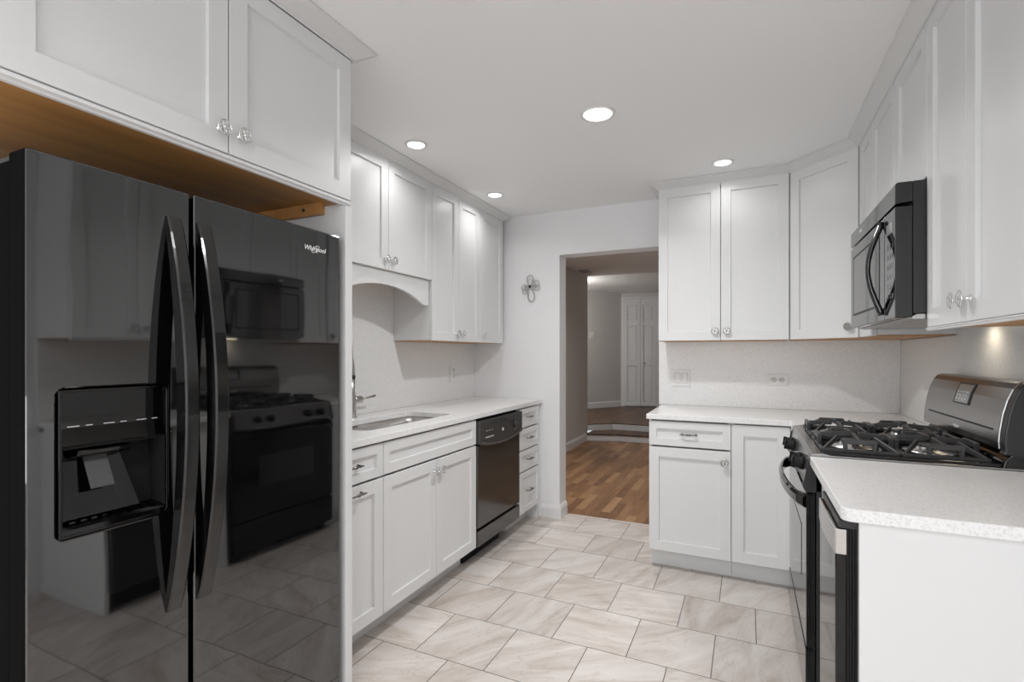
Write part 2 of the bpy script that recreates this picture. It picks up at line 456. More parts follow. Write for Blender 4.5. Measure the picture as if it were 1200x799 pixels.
# angled walls round the landing
def wall_seg(name, p, q, z0, z1, m, th=0.1):
    bm = BM(); P, Q = Vector((*p, 0)), Vector((*q, 0)); d = (Q - P).normalized(); nn = Vector((-d.y, d.x, 0))
    F = Fr(P, d, (0, 0, 1), nn); box(bm, F, 0, (Q - P).length, z0, z1, 0, th); return struct(name, bm, m)
A0, A1, A2 = (-4.9, 6.43), (-2.307, 10.17), (1.0, 11.226)
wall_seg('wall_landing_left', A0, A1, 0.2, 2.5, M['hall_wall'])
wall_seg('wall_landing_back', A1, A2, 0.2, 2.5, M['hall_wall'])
b = BM(); sweep(b, [A0, A1], [(0, 0.2), (0.016, 0.2), (0.016, 0.295), (0.008, 0.315), (0, 0.315)]); struct('baseboard_landing', b, M['trim'])
# bifold closet door
d = (Vector((*A2, 0)) - Vector((*A1, 0))).normalized()
FD1 = Fr((A1[0], A1[1], 0.2), d, (0, 0, 1), (d.y, -d.x, 0))
b = BM(); box(b, FD1, 0.005, 0.06, 0, 2.2, 0, 0.03); box(b, FD1, 0.68, 0.74, 0, 2.2, 0, 0.03); box(b, FD1, 0.06, 0.68, 2.165, 2.2, 0, 0.03)
dr = struct('door_1', b, M['trim'])
def panel_leaf(u0, u1):
    bm = BM(); w1 = 0.032
    ps = []
    for (a, c) in ((0.10, 0.82), (0.93, 1.62), (1.72, 2.03)): ps.append((a, c))
    st = 0.055
    box(bm, FD1, u0, u0 + st, 0.02, 2.16, 0.001, w1); box(bm, FD1, u1 - st, u1, 0.02, 2.16, 0.001, w1)
    prev = 0.02
    for a, c in ps:
        box(bm, FD1, u0 + st, u1 - st, prev, a, 0.001, w1); prev = c
    box(bm, FD1, u0 + st, u1 - st, prev, 2.16, 0.001, w1)
    for a, c in ps:
        box(bm, FD1, u0 + st, u1 - st, a, c, 0.001, 0.005)
        box(bm, FD1, u0 + st + 0.022, u1 - st - 0.022, a + 0.022, c - 0.022, 0.005, 0.022)
    return bm
leafs = [obj('door_leaf', panel_leaf(u0, u1), M['trim'], dr, 0.002, 1) for u0, u1 in ((0.062, 0.367), (0.373, 0.678))]
b = BM(); lathe(b, FD1, 0.44, 0.875, [(0.006, 0.02), (0.008, 0.035), (0.02, 0.045), (0.02, 0.06), (0, 0.065)], 12); obj('knob', b, M['nickel'], dr)
b = BM(); box(b, WORLD, -2.08, -1.95, 6.58, 6.82, 2.383, 2.39)
for k in range(5): box(b, WORLD, -2.07, -1.96, 6.60 + 0.045 * k, 6.615 + 0.045 * k, 2.379, 2.383)
tag(obj('ceiling_vent', b, M['nickel']), 'small grey vent grille on the hall ceiling beside the hall wall', 'vent')
b = BM()
dl = (Vector((*A1, 0)) - Vector((*A0, 0))).normalized(); FLL = Fr((*A0, 0), dl, (0, 0, 1), (dl.y, -dl.x, 0))
box(b, FLL, 3.74, 3.84, 1.56, 1.69, 0, 0.008); box(b, FLL, 3.78, 3.80, 1.605, 1.645, 0.008, 0.014)
tag(obj('light_switch', b, M['plate'], None, 0.002), 'white switch plate on the landing wall beyond the steps', 'switch')
t = thing('ceiling_lamp', 'flush ceiling lamp lighting the landing above the hall steps', 'lamp', (-2.75, 8.0, 2.48))
b = BM(); FC = Fr((0, 0, 2.48), (1, 0, 0), (0, 1, 0), (0, 0, -1))
lathe(b, FC, -2.75, 8.0, [(0.16, 0), (0.16, 0.025), (0.15, 0.03)], 28); obj('lamp_base', b, M['nickel'], t)
b = BM(); lathe(b, FC, -2.75, 8.0, [(0.148, 0.03), (0.14, 0.06), (0.11, 0.09), (0.06, 0.11), (0, 0.115)], 28); obj('lamp_shade', b, M['lens'], t)
pl = bpy.data.lights.new('hall_glow', 'POINT'); pl.energy = HALL_W; pl.color = (1, 0.93, 0.85); pl.shadow_soft_size = 0.1
po = bpy.data.objects.new('hall_glow', pl); COL.objects.link(po); po.parent = t; po.location = (0, 0, -0.24)

# ------------------------------------------------------------------ recessed ceiling lights
def can(x, y, r, label, watts, CE=CE):
    t = thing('recessed_light', label, 'ceiling light', (x, y, CE), 'recessed ceiling lights')
    F = Fr((x, y, CE), (1, 0, 0), (0, 1, 0), (0, 0, -1))
    bm = BM(); lathe(bm, F, 0, 0, [(r, 0.0005), (r + 0.016, 0.0005), (r + 0.015, 0.005), (r + 0.002, 0.007), (r, 0.004), (r, 0.0005)], 32, False)
    obj('trim_ring', bm, M['plate'], t)
    bm = BM(); lathe(bm, F, 0, 0, [(0, 0.0015), (r - 0.0005, 0.0015), (r - 0.002, 0.003), (0, 0.0034)], 32); obj('lens', bm, M['lens'], t)
    area_light('can_glow', (0, 0, -0.0075), 2 * r - 0.004, watts, parent=t)
    return t
can(-1.56, 2.168, 0.043, 'small round recessed light on the ceiling above the wide sink, nearer of the left pair', CAN_W)
can(-1.564, 3.081, 0.043, 'small round recessed light near the far end of the left cabinets', CAN_W)
can(-0.614, 2.238, 0.063, 'larger round recessed light alone in the middle of the ceiling', BIG_W)
can(-0.127, 3.106, 0.043, 'small round recessed light in front of the back wall cabinets', CAN_W * 0.6)
# unseen fill lights added over and behind the camera, built as cans
can(-0.30, 0.0, 0.063, 'added fill light built as a round recessed can over the near end of the room', BIG_W * 0.6)
can(-0.35, -1.1, 0.063, 'added fill light built as a round recessed can behind the camera', BIG_W)

can(-1.2, 4.7, 0.063, 'added fill light built as a round recessed can on the hall ceiling just past the doorway', 11.0, 2.39)  # extra can, hidden above the doorway, added to brighten the hall

# ------------------------------------------------------------------ cabinet parts
def shaker(bm, F, u0, u1, v0, v1, w, th=0.019, st=0.055, rec=0.011):
    """shaker door: outer face at depth w, panel set back"""
    o = [(u0, v0), (u1, v0), (u1, v1), (u0, v1)]
    i = [(u0 + st, v0 + st), (u1 - st, v0 + st), (u1 - st, v1 - st), (u0 + st, v1 - st)]
    ib = [(u0 + st + 0.0015, v0 + st + 0.0015), (u1 - st - 0.0015, v0 + st + 0.0015), (u1 - st - 0.0015, v1 - st - 0.0015), (u0 + st + 0.0015, v1 - st - 0.0015)]
    e = 0.0015
    oc = [(u0 + e, v0 + e), (u1 - e, v0 + e), (u1 - e, v1 - e), (u0 + e, v1 - e)]
    loops = [[bm.verts.new(F(a, c, ww)) for a, c in lp] for lp, ww in ((o, w - th), (o, w - e), (oc, w), (i, w), (ib, w - rec))]
    for A, B in zip(loops, loops[1:]):
        for k in range(4): bm.faces.new((A[k], A[(k + 1) % 4], B[(k + 1) % 4], B[k]))
    bm.faces.new(loops[0]); bm.faces.new(loops[-1])

def knob(parent, F, u, v, w, dull=False):
    """round pierced knob: ring, five petals, bead and stem"""
    bm = BM()
    lathe(bm, F, u, v, [(0.009, w), (0.009, w + 0.002), (0.0045, w + 0.005), (0.0045, w + 0.018), (0.006, w + 0.020)], 12)
    r = 0.0190
    ring = [F(u + r * math.cos(2 * PI * k / 24), v + r * math.sin(2 * PI * k / 24), w + 0.024) for k in range(24)]
    tube(bm, ring, 0.0028, 8, True)
    for q in range(5):
        a = 2 * PI * q / 5 + 0.3; cu, cv = u + 0.0108 * math.cos(a), v + 0.0108 * math.sin(a)
        pt = [F(cu + 0.0056 * math.cos(2 * PI * k / 12), cv + 0.0056 * math.sin(2 * PI * k / 12), w + 0.0245) for k in range(12)]
        tube(bm, pt, 0.0019, 6, True)
    lathe(bm, F, u, v, [(0.006, w + 0.019), (0.0055, w + 0.025), (0.003, w + 0.028), (0, w + 0.029)], 12)
    if dull: lathe(bm, F, u, v, [(0.0188, w + 0.020), (0.0188, w + 0.0225)], 20)
    return obj('knob', bm, M['chrome'] if not dull else M['nickel'], parent)

def pull(parent, F, u, v, w, L=0.096):
    """slim bar pull with two posts and a turned middle"""
    bm = BM(); h = L / 2
    for s in (-1, 1): lathe(bm, F, u + s * h * 0.78, v, [(0.006, w), (0.004, w + 0.004), (0.004, w + 0.024)], 10)
    pts, rs = [], []
    for k in range(25):
        x = -h + L * k / 24; q = abs(x) / h
        pts.append(F(u + x, v, w + 0.026))
        rs.append(0.0035 + 0.0035 * math.exp(-(x / 0.011) ** 2) + 0.0018 * math.exp(-((q - 0.55) / 0.08) ** 2) - (0.0015 if q > 0.97 else 0))
    tube(bm, pts, rs, 10)
    return obj('pull', bm, M['pull'], parent)

def base_body(t, F, u0, u1, depth, toe=True, toe_w=0.108, mat_='cab'):
    """carcass behind the door plane (w=0 is the door face)"""
    bm = BM(); f = -0.0205
    tw = f - toe_w + 0.02; fi = -0.085                             # open front: side and bottom panels reach the doors
    prism(bm, F, [(-depth, 0), (-depth, CB - 0.001), (fi, CB - 0.001), (fi, 0.112), (tw, 0.112), (tw, 0)], u0, u1)
    for a, c in ((u0, u0 + 0.016), (u1 - 0.016, u1)): box(bm, F, a, c, 0.112, CB - 0.001, fi, f)
    box(bm, F, u0 + 0.016, u1 - 0.016, 0.112, 0.128, fi, f)
    return obj('carcass', bm, M[mat_], t)

def wall_body(t, F, u0, u1, depth, z0, z1, under='under', lip=True):
    bm = BM(); f = -0.0205
    za, fi = z0 + (0.012 if not lip else 0.004), f - 0.06          # open front: the four edges reach the doors
    box(bm, F, u0, u1, za, z1, -depth, fi)
    for a, c in ((u0, u0 + 0.016), (u1 - 0.016, u1)): box(bm, F, a, c, za, z1, fi, f)
    box(bm, F, u0 + 0.016, u1 - 0.016, za, za + 0.016, fi, f); box(bm, F, u0 + 0.016, u1 - 0.016, z1 - 0.016, z1, fi, f)
    c = obj('carcass', bm, M['cab'], t)
    h = 0.0 if lip else 0.009
    bm = BM(); box(bm, F, u0 + 0.001, u1 - 0.001, z0 + h, z0 + h + 0.0028, -depth + 0.022, f - 0.0015)
    obj('underside', bm, M[under], t, label='bare orange maple underside')
    return c

G = 0.0016       # half gap between neighbouring doors
def door(t, F, u0, u1, v0, v1, kn=None, dull=False):
    bm = BM(); shaker(bm, F, u0 + G, u1 - G, v0 + G, v1 - G, 0.0)
    o = obj('door', bm, M['cab'], t)
    if kn: knob(o, F, kn[0], kn[1], 0.0, dull)
    return o
def drawer(t, F, u0, u1, v0, v1, st=0.04, pl=True, name='drawer', pv=None):
    bm = BM(); shaker(bm, F, u0 + G, u1 - G, v0 + G, v1 - G, 0.0, st=st)
    o = obj(name, bm, M['cab'], t)
    if pl: pull(o, F, (u0 + u1) / 2, pv or (v0 + v1) / 2, -0.011)
    return o

# ------------------------------------------------------------------ refrigerator
FX = -1.28
Ff = FL(FX)
FY0, FYL, FYR, FY1, FZ = 0.494, 0.8126, 0.825, 1.333, 1.663
t = thing('refrigerator', 'black side by side refrigerator with bow handles and ice dispenser under the orange cabinet underside', 'refrigerator', (FX - 0.37, 0.913, 0))
b = BM(); box(b, Ff, FY0 + 0.004, FY1 - 0.004, 0.04, FZ - 0.012, -0.74, -0.075); obj('body', b, M['side'], t, 0.004)
b = BM(); box(b, Ff, FY0 + 0.03, FY1 - 0.03, 0.012, 0.075, -0.10, -0.045)
for k in range(18): box(b, Ff, FY0 + 0.05 + k * 0.042, FY0 + 0.075 + k * 0.042, 0.03, 0.06, -0.045, -0.042)
obj('toe_grille', b, M['blackmat'], t)
for y in (FY0 + 0.06, FY1 - 0.06):
    for w in (-0.68, -0.14): b = BM(); lathe(b, Fr((FX, y, 0), (1, 0, 0), (0, 1, 0), (0, 0, 1)), w, 0, [(0.02, 0), (0.02, 0.045)], 12); obj('foot', b, M['blackmat'], t)
b = BM()
for y in (FY0 + 0.05, FY1 - 0.05):
    b = BM(); box(b, Ff, y - 0.035, y + 0.035, FZ - 0.012, FZ + 0.006, -0.17, -0.07); obj('hinge_cover', b, M['blacksat'], t, 0.004)
def matte_sides(o):
    o.data.materials.append(M['side'])                       # darkness of the glossy door edges put into a dull black
    for p in o.data.polygons:
        if abs(p.normal.y) > 0.9 and (abs(p.center.y - (FY0 - 0.913)) < 0.002 or abs(p.center.y - (FY1 - 0.913)) < 0.002): p.material_index = 1
# freezer door with dispenser opening
DH = (0.543, 0.763, 0.872, 1.183)
b = BM(); plate_hole(b, Ff, FY0, FYL, 0.08, FZ, DH, 0.014, -0.068, 0.0)
fd = obj('freezer_door', b, M['black'], t, 0.0045, 3); matte_sides(fd)
b = BM(); box(b, Ff, FYR, FY1, 0.08, FZ, -0.068, 0.0)
rd = obj('refrigerator_door', b, M['black'], t, 0.0045, 3)
matte_sides(rd)
# dispenser
b = BM(); plate_hole(b, Ff, DH[0] + 0.0015, DH[1] - 0.0015, DH[2] + 0.0015, DH[3] - 0.0015, (DH[0] + 0.007, DH[1] - 0.007, DH[2] + 0.007, DH[3] - 0.007), 0.01, -0.01, 0.004)
obj('dispenser_frame', b, M['black2'], fd, 0.0015)
b = BM()
prism(b, Ff, [(-0.004, 1.178), (-0.004, 1.10), (0.000, 1.064), (-0.05, 1.052), (-0.05, 1.178)], DH[0] + 0.0072, DH[1] - 0.0072)
obj('control_panel', b, M['black2'], fd)
for k in range(6):
    b = BM(); u = 0.562 + k * 0.033
    box(b, Ff, u, u + (0.021 if k % 2 == 0 else 0.012), 1.1030, 1.1046, -0.0038, -0.0028); obj('control_icon', b, M['icon'], fd, label='small white control mark')
b = BM()                                                     # open niche: back, sides, floor
u0, u1 = DH[0] + 0.007, DH[1] - 0.007
prism(b, Ff, [(-0.064, 1.06), (-0.055, 0.93), (-0.05, 0.88), (-0.066, 0.88), (-0.066, 1.06)], u0, u1)
box(b, Ff, u0, u0 + 0.004, 0.88, 1.06, -0.066, -0.002); box(b, Ff, u1 - 0.004, u1, 0.88, 1.06, -0.066, -0.002)
box(b, Ff, u0, u1, 1.056, 1.062, -0.066, -0.006)
obj('dispenser_niche', b, M['blackmat'], fd)
b = BM(); q = [(u0 + 0.0045, 1.052, -0.060), (u1 - 0.075, 1.052, -0.060), (u1 - 0.045, 0.903, -0.018), (u0 + 0.0045, 0.903, -0.018)]
va = [b.verts.new(Ff(*p)) for p in q]; vb = [b.verts.new(Ff(p[0], p[1], p[2] - 0.004)) for p in q]
b.faces.new(va); b.faces.new(vb)
for k in range(4): b.faces.new((va[k], va[(k + 1) % 4], vb[(k + 1) % 4], vb[k]))
obj('niche_slope', b, M['black2'], fd, 0.002)
b = BM(); prism(b, Ff, [(-0.062, 0.879), (0.003, 0.879), (0.003, 0.889), (-0.004, 0.895), (-0.05, 0.900), (-0.062, 0.900)], u0 + 0.0005, u1 - 0.0005)
for k in range(9): box(b, Ff, u0 + 0.02 + k * 0.02, u0 + 0.03 + k * 0.02, 0.8975, 0.9015, -0.045, -0.012)
obj('drip_tray', b, M['black2'], fd)
b = BM(); prism(b, Ff, [(-0.012, 1.050), (-0.02, 1.035), (-0.05, 1.028), (-0.05, 1.05)], 0.585, 0.69); obj('chute', b, M['black2'], fd, 0.004)
b = BM(); prism(b, Ff, [(-0.049, 1.037), (-0.045, 1.042), (-0.006, 0.967), (-0.010, 0.962)], 0.606, 0.652); obj('dispenser_paddle', b, M['clear'], fd, 0.002, label='clear grey dispenser paddle')
# bowed handles
def bow_handle(parent, y0, y1):
    z0, z1 = 0.628, 1.592; n = 24; bm = BM(); rows = []
    for k in range(n + 1):
        s = k / n; z = z0 + (z1 - z0) * s; q = math.sin(PI * s) ** 0.8
        wf = 0.006 + 0.072 * q; wb = max(-0.001, wf - 0.016 - 0.02 * q) if 0.06 < s < 0.94 else -0.001
        rows.append([bm.verts.new(Ff(y, z, w)) for y, w in ((y0, wb), (y0, wf - 0.003), (y0 + 0.004, wf), (y1 - 0.004, wf), (y1, wf - 0.003), (y1, wb))])
    for a, c in zip(rows, rows[1:]):
        for k in range(6): bm.faces.new((a[k], a[(k + 1) % 6], c[(k + 1) % 6], c[k]))
    bm.faces.new(rows[0]); bm.faces.new(rows[-1])
    return obj('handle', bm, M['handle'], parent)
bow_handle(fd, 0.757, 0.792); bow_handle(rd, 0.832, 0.868)

def text_mesh(txt, size, F, u, v, w, shear=0.25, extrude=0.0006):
    cu = bpy.data.curves.new('lettering', 'FONT'); cu.body = txt; cu.size = size; cu.shear = shear; cu.extrude = extrude; cu.offset = size * 0.008
    o = bpy.data.objects.new('lettering', cu); COL.objects.link(o)
    dg = bpy.context.evaluated_depsgraph_get(); me = bpy.data.meshes.new_from_object(o.evaluated_get(dg))
    bm = BM(); bm.from_mesh(me)
    bpy.data.objects.remove(o); bpy.data.curves.remove(cu); bpy.data.meshes.remove(me)
    for vv in bm.verts: vv.co = F(u + vv.co.x, v + vv.co.y, w + vv.co.z)
    return bm
def brand_mark(parent, F, uc, vc, w, width, flip=1):
    """the maker's lettering with the tilted orbit ring round its middle"""
    G2 = Fr(F(uc, vc, 0), F.U * flip, F.V, F.N)
    bm = text_mesh('Whirlpool', width * 0.245, G2, -width / 2, -width * 0.07, w)
    ring = []
    for k in range(28):
        a = 2 * PI * k / 28; x, y = 0.21 * width * math.cos(a), 0.085 * width * math.sin(a); c, s = math.cos(0.65), math.sin(0.65)
        ring.append(G2(x * c - y * s + 0.03 * width, x * s + y * c, w + 0.001))
    tube(bm, ring, width * 0.010, 6, True)
    return obj('logo', bm, M['logo'], parent)
brand_mark(rd, Ff, 1.222, 1.598, 0.0005, 0.088)

# ------------------------------------------------------------------ cabinet over the refrigerator and its tall end panel
Fc = FL(XF)
CZ0 = 1.799
t = thing('wall_cabinet', 'wide two door white cabinet above the black refrigerator with orange underside', 'cabinet', (XF - 0.4, 0.91, CZ0 - 0.03), 'white shaker cabinets')
wall_body(t, Fc, 0.452, 1.395, 0.785, CZ0 - 0.012, ZU1, 'under', False)
door(t, Fc, 0.452, 0.92, CZ0, 2.300, (0.892, 1.858)); door(t, Fc, 0.92, 1.388, CZ0, 2.300, (0.952, 1.858))
b = BM(); prism(b, Fc, [(-0.0205, 1.798), (-0.004, 1.798), (-0.004, 1.794), (0.002, 1.791), (0.002, 1.787), (-0.008, 1.784), (-0.010, 1.780), (-0.0205, 1.780)], 0.452, 1.388)
obj('light_rail', b, M['trim'], t)
b = BM(); box(b, Fc, 1.34, 1.361, 1.755, 1.7995, -0.70, -0.10); obj('cleat', b, M['under'], t, label='orange wood cleat under the cabinet')
b = BM()
for w in (-0.18,): lathe(b, Fr((XF, 1.34, 1.776), (1, 0, 0), (0, 0, 1), (0, -1, 0)), w, 0, [(0.007, 0), (0.007, 0.0012)], 12)
obj('screw', b, M['slot'], t)
t2 = BM(); box(t2, Fc, 1.3625, 1.396, 0, 1.779, -0.787, -0.003); box(t2, Fc, 1.3625, 1.396, 1.779, 1.7860, -0.787, -0.021)
tag(obj('end_panel', t2, M['cab'], None, 0.0015), 'tall narrow white panel standing along the right side of the refrigerator', 'panel')
CP = [(0.0008, 2.300), (0.003, 2.300), (0.004, 2.307), (0.012, 2.311), (0.050, 2.335), (0.060, 2.338), (0.060, CE - 0.0008), (0.045, CE - 0.0008), (0.0008, 2.318)]
b = BM(); sweep(b, [(WL + 0.002, 0.450), (XF, 0.450), (XF, 1.397), (-1.70, 1.397)], CP)
tag(obj('crown_molding', b, M['crown']), 'white crown molding along the ceiling above the refrigerator cabinet', 'molding')

# ------------------------------------------------------------------ left wall cabinets
Fu = FL(XLU); UD = XLU - WL - 0.002
t = thing('wall_cabinet', 'short two door white wall cabinet with arched valance above the sink', 'cabinet', (XLU - 0.15, 2.188, 1.55), 'white shaker cabinets')
wall_body(t, Fu, 1.772, 2.603, UD, 1.7068, ZU1)
door(t, Fu, 1.772, 2.188, 1.7068, 2.3045, (2.158, 1.762)); door(t, Fu, 2.188, 2.603, 1.7068, 2.3045, (2.218, 1.762))
b = BM(); pts = [(1.772, 1.706), (2.592, 1.706), (2.592, 1.553), (2.545, 1.553), (2.53, 1.556)]
for k in range(1, 20):
    u = 2.53 - k * (2.53 - 1.834) / 20; s = (u - 2.182) / 0.348
    pts.append((u, 1.556 + 0.077 * (1 - abs(s) ** 2.2)))
pts += [(1.834, 1.556), (1.82, 1.553), (1.772, 1.553)]
extrude_poly(b, Fu, pts, -0.035, -0.018); obj('valance', b, M['cab'], t)
t = thing('wall_cabinet', 'tall two door white wall cabinet right of the arched valance', 'cabinet', (XLU - 0.15, 2.913, ZU0), 'white shaker cabinets')
wall_body(t, Fu, 2.6045, 3.2215, UD, ZU0, ZU1)
door(t, Fu, 2.6045, 2.9225, ZU0, 2.3045, (2.893, 1.394)); door(t, Fu, 2.9225, 3.2215, ZU0, 2.3045, (2.953, 1.394))
t = thing('wall_cabinet', 'tall single door white wall cabinet at the far end beside the wire flower wall', 'cabinet', (XLU - 0.15, 3.409, ZU0), 'white shaker cabinets')
wall_body(t, Fu, 3.2225, 3.596, UD, ZU0, ZU1)
door(t, Fu, 3.2225, 3.596, ZU0, 2.3045, (3.254, 1.394))
b = BM(); sweep(b, [(WL + 0.002, 1.771), (XLU, 1.771), (XLU, 3.5965), (WL + 0.002, 3.5965)], [(o * 0.86, z) for o, z in CP])
tag(obj('crown_molding', b, M['crown']), 'white crown molding above the left wall cabinets over the sink', 'molding')

# ------------------------------------------------------------------ left base run
Fb = FL(XL); BD = XL - WL - 0.002
t = thing('base_cabinet', 'narrow white base cabinet with one drawer and one door beside the refrigerator panel', 'cabinet', (XL - 0.3, 1.58, 0), 'white shaker cabinets')
base_body(t, Fb, 1.397, 1.7695, BD)
drawer(t, Fb, 1.397, 1.7695, 0.7235, 0.868)
o = door(t, Fb, 1.397, 1.7695, 0.114, 0.7165); pull(o, Fb, 1.588, 0.684, 0.0)
t = thing('base_cabinet', 'wide white sink base cabinet with false drawer front and two doors', 'cabinet', (XL - 0.3, 2.19, 0), 'white shaker cabinets')
base_body(t, Fb, 1.7705, 2.607, BD - 0.001)
# the carcass top is open under the sink: rebuild it as panels
old = [c for c in t.children if c.name.startswith('carcass')][0]; bpy.data.objects.remove(old)
b = BM()
box(b, Fb, 1.7705, 1.788, 0.112, CB - 0.001, -BD, -0.0205); box(b, Fb, 2.589, 2.607, 0.112, CB - 0.001, -BD, -0.0205)
box(b, Fb, 1.788, 2.589, 0.112, 0.13, -BD, -0.0205); box(b, Fb, 1.788, 2.589, 0.13, CB - 0.001, -BD, -BD + 0.008)
box(b, Fb, 1.788, 2.589, 0.70, CB - 0.03, -0.11, -0.095)
box(b, Fb, 1.7705, 2.607, 0, 0.112, -BD, -0.109)
obj('carcass', b, M['cab'], t)
drawer(t, Fb, 1.7705, 2.607, 0.7235, 0.868, 0.045, False, 'false_front')
door(t, Fb, 1.7705, 2.1885, 0.114, 0.7165, (2.163, 0.660)); door(t, Fb, 2.1885, 2.607, 0.114, 0.7165, (2.217, 0.660))
# dishwasher
t = thing('dishwasher', 'black built in dishwasher between the sink cabinet and the drawer stack', 'dishwasher', (XL - 0.3, 2.92, 0))
y0, y1 = 2.613, 3.2285
b = BM(); box(b, Fb, y0, y1, 0.10, CB - 0.006, -BD + 0.03, -0.03); obj('tub', b, M['blackmat'], t)
b = BM(); box(b, Fb, y0 + 0.005, y1 - 0.12, 0.0, 0.10, -0.16, -0.10); obj('kick_plate', b, M['blackmat'], t)
b = BM(); box(b, Fb, y0 + 0.004, y1 - 0.008, 0.222, 0.712, -0.03, 0.004); dd = obj('door', b, M['dwblack'], t, 0.003)
b = BM(); box(b, Fb, y0 + 0.004, y1 - 0.008, 0.112, 0.205, -0.03, 0.004); obj('lower_panel', b, M['dwblack'], t, 0.003)
b = BM(); n = 16
pts = [(y1, 0.858), (y0, 0.858)]
for k in range(n + 1):
    s = k / n; pts.append((y0 + (y1 - y0) * s, 0.722 - 0.034 * (1 - (2 * s - 1) ** 2)))
extrude_poly(b, Fb, pts, -0.03, 0.022); cp = obj('control_panel', b, M['console'], t, 0.004)
b = BM()
for k in range(n):                                          # lighter curved lip along the bottom of the console
    s0, s1 = k / n, (k + 1) / n
    f = lambda s: (y0 + 0.004 + (y1 - y0 - 0.008) * s, 0.722 - 0.034 * (1 - (2 * s - 1) ** 2))
    (ua, va), (ub, vb) = f(s0), f(s1)
    vs = [b.verts.new(p) for p in (Fb(ua, va - 0.003, 0.012), Fb(ub, vb - 0.003, 0.012), Fb(ub, vb + 0.004, 0.027), Fb(ua, va + 0.004, 0.027), Fb(ua, va + 0.018, 0.0245), Fb(ub, vb + 0.018, 0.0245), Fb(ua, va + 0.018, 0.015), Fb(ub, vb + 0.018, 0.015))]
    for q in ((0, 1, 2, 3), (3, 2, 5, 4), (4, 5, 7, 6), (6, 7, 1, 0)): b.faces.new([vs[i] for i in q])
obj('lip', b, M['darksteel'], t, label='curved grey lip along the console bottom')
b = BM(); box(b, Fb, 2.735, 2.85, 0.826, 0.840, 0.0222, 0.0232); box(b, Fb, 2.875, 2.985, 0.826, 0.840, 0.0222, 0.0232); obj('vent_slot', b, M['slot'], cp)
b = BM(); lathe(b, Fb, 3.10, 0.785, [(0.026, 0.0222), (0.024, 0.034), (0.016, 0.036), (0.013, 0.05), (0, 0.051)], 20); obj('dial', b, M['slot'], cp)
b = BM(); lathe(b, Fb, 3.10, 0.752, [(0.006, 0.0222), (0.006, 0.0235)], 10); lathe(b, Fb, 3.125, 0.755, [(0.004, 0.0222), (0.004, 0.0235)], 10); obj('dial_mark', b, M['icon'], cp)
b = BM(); box(b, Fb, 2.905, 2.925, 0.765, 0.785, 0.0222, 0.027); obj('button', b, M['icon'], cp, 0.002, label='small white button')
for k in range(3): b = BM(); box(b, Fb, 2.69 + k * 0.035, 2.705 + k * 0.035, 0.79, 0.794, 0.0222, 0.0228); obj('panel_mark', b, M['icon'], cp)
for k in range(5): b = BM(); box(b, Fb, 2.685 + k * 0.022, 2.700 + k * 0.022, 0.749, 0.757, 0.0222, 0.0228); obj('panel_mark', b, M['icon'], cp)
t = thing('drawer_cabinet', 'narrow white base cabinet of four stacked drawers right of the dishwasher', 'cabinet', (XL - 0.3, 3.41, 0), 'white shaker cabinets')
base_body(t, Fb, 3.233, 3.600, BD)
for a, c in ((0.7285, 0.868), (0.5725, 0.7215), (0.4185, 0.5655), (0.118, 0.4115)):
    drawer(t, Fb, 3.233, 3.600, a, c, 0.038)
b = BM(); box(b, Fb, 3.601, WB - 0.001, 0, CB - 0.001, -BD, -0.022)
tag(obj('filler_strip', b, M['cab']), 'thin white filler strip between the four drawer stack and the doorway wall', 'panel')

# counter, sink, faucet
FT = Fr((0, 0, 0), (1, 0, 0), (0, 1, 0), (0, 0, 1))
SK = (-1.885, -1.565, 1.800, 2.540)
b = BM(); plate_hole(b, FT, WL + 0.001, -1.4355, 1.397, WB - 0.002, SK, 0.05, CB, CT, 5)
tag(obj('countertop', b, M['counter'], None, 0.003), 'white speckled quartz countertop along the left wall around the sink', 'countertop')
t = thing('sink', 'stainless undermount double bowl sink in the left countertop', 'sink', (-1.725, 2.17, CB - 0.2))
b = BM(); plate_hole(b, FT, SK[0] - 0.01, SK[1] + 0.01, SK[2] - 0.005, SK[3] + 0.01, (SK[0] + 0.006, SK[1] - 0.006, SK[2] + 0.006, SK[3] - 0.006), 0.045, CB - 0.004, CB - 0.0006, 5)
obj('rim', b, M['sinksteel'], t)
def bowl(y0, y1, depth):
    x0, x1 = SK[0] + 0.006, SK[1] - 0.006
    bm = BM(); loops = []
    for ins, z, r in ((0, CB - 0.002, 0.045), (0.004, CB - 0.03, 0.05), (0.012, CB - depth + 0.03, 0.055), (0.035, CB - depth + 0.004, 0.05), (0.06, CB - depth, 0.04)):
        loops.append([bm.verts.new((x, y, z)) for x, y in rrect(x0 + ins, x1 - ins, y0 + ins, y1 - ins, r, 4)])
    for A, B in zip(loops, loops[1:]):
        for k in range(len(A)):
            f = bm.faces.new((A[k], A[(k + 1) % len(A)], B[(k + 1) % len(A)], B[k])); f.smooth = True
    bm.faces.new(loops[-1])
    o = obj('bowl', bm, M['sinksteel'], t)
    md = o.modifiers.new('wall', 'SOLIDIFY'); md.thickness = 0.0015; md.offset = 1
    bm = BM(); lathe(bm, Fr((0, 0, CB - depth), (1, 0, 0), (0, 1, 0), (0, 0, 1)), (x0 + x1) / 2, (y0 + y1) / 2, [(0.045, 0.0005), (0.045, 0.003), (0.036, 0.004), (0.03, 0.001), (0, 0.001)], 20)
    obj('drain', bm, M['chrome'], o)
bowl(SK[2] + 0.006, 2.035, 0.17); bowl(2.06, SK[3] - 0.006, 0.19)
b = BM(); box(b, FT, SK[0] + 0.004, SK[1] - 0.004, 2.0355, 2.0595, CB - 0.05, CB - 0.0045); obj('divider', b, M['sinksteel'], t, 0.006, 3)
t = thing('faucet', 'tall brushed nickel pull down kitchen faucet behind the sink', 'faucet', (-1.985, 2.155, CT))
fy, fx = 2.155, -1.985
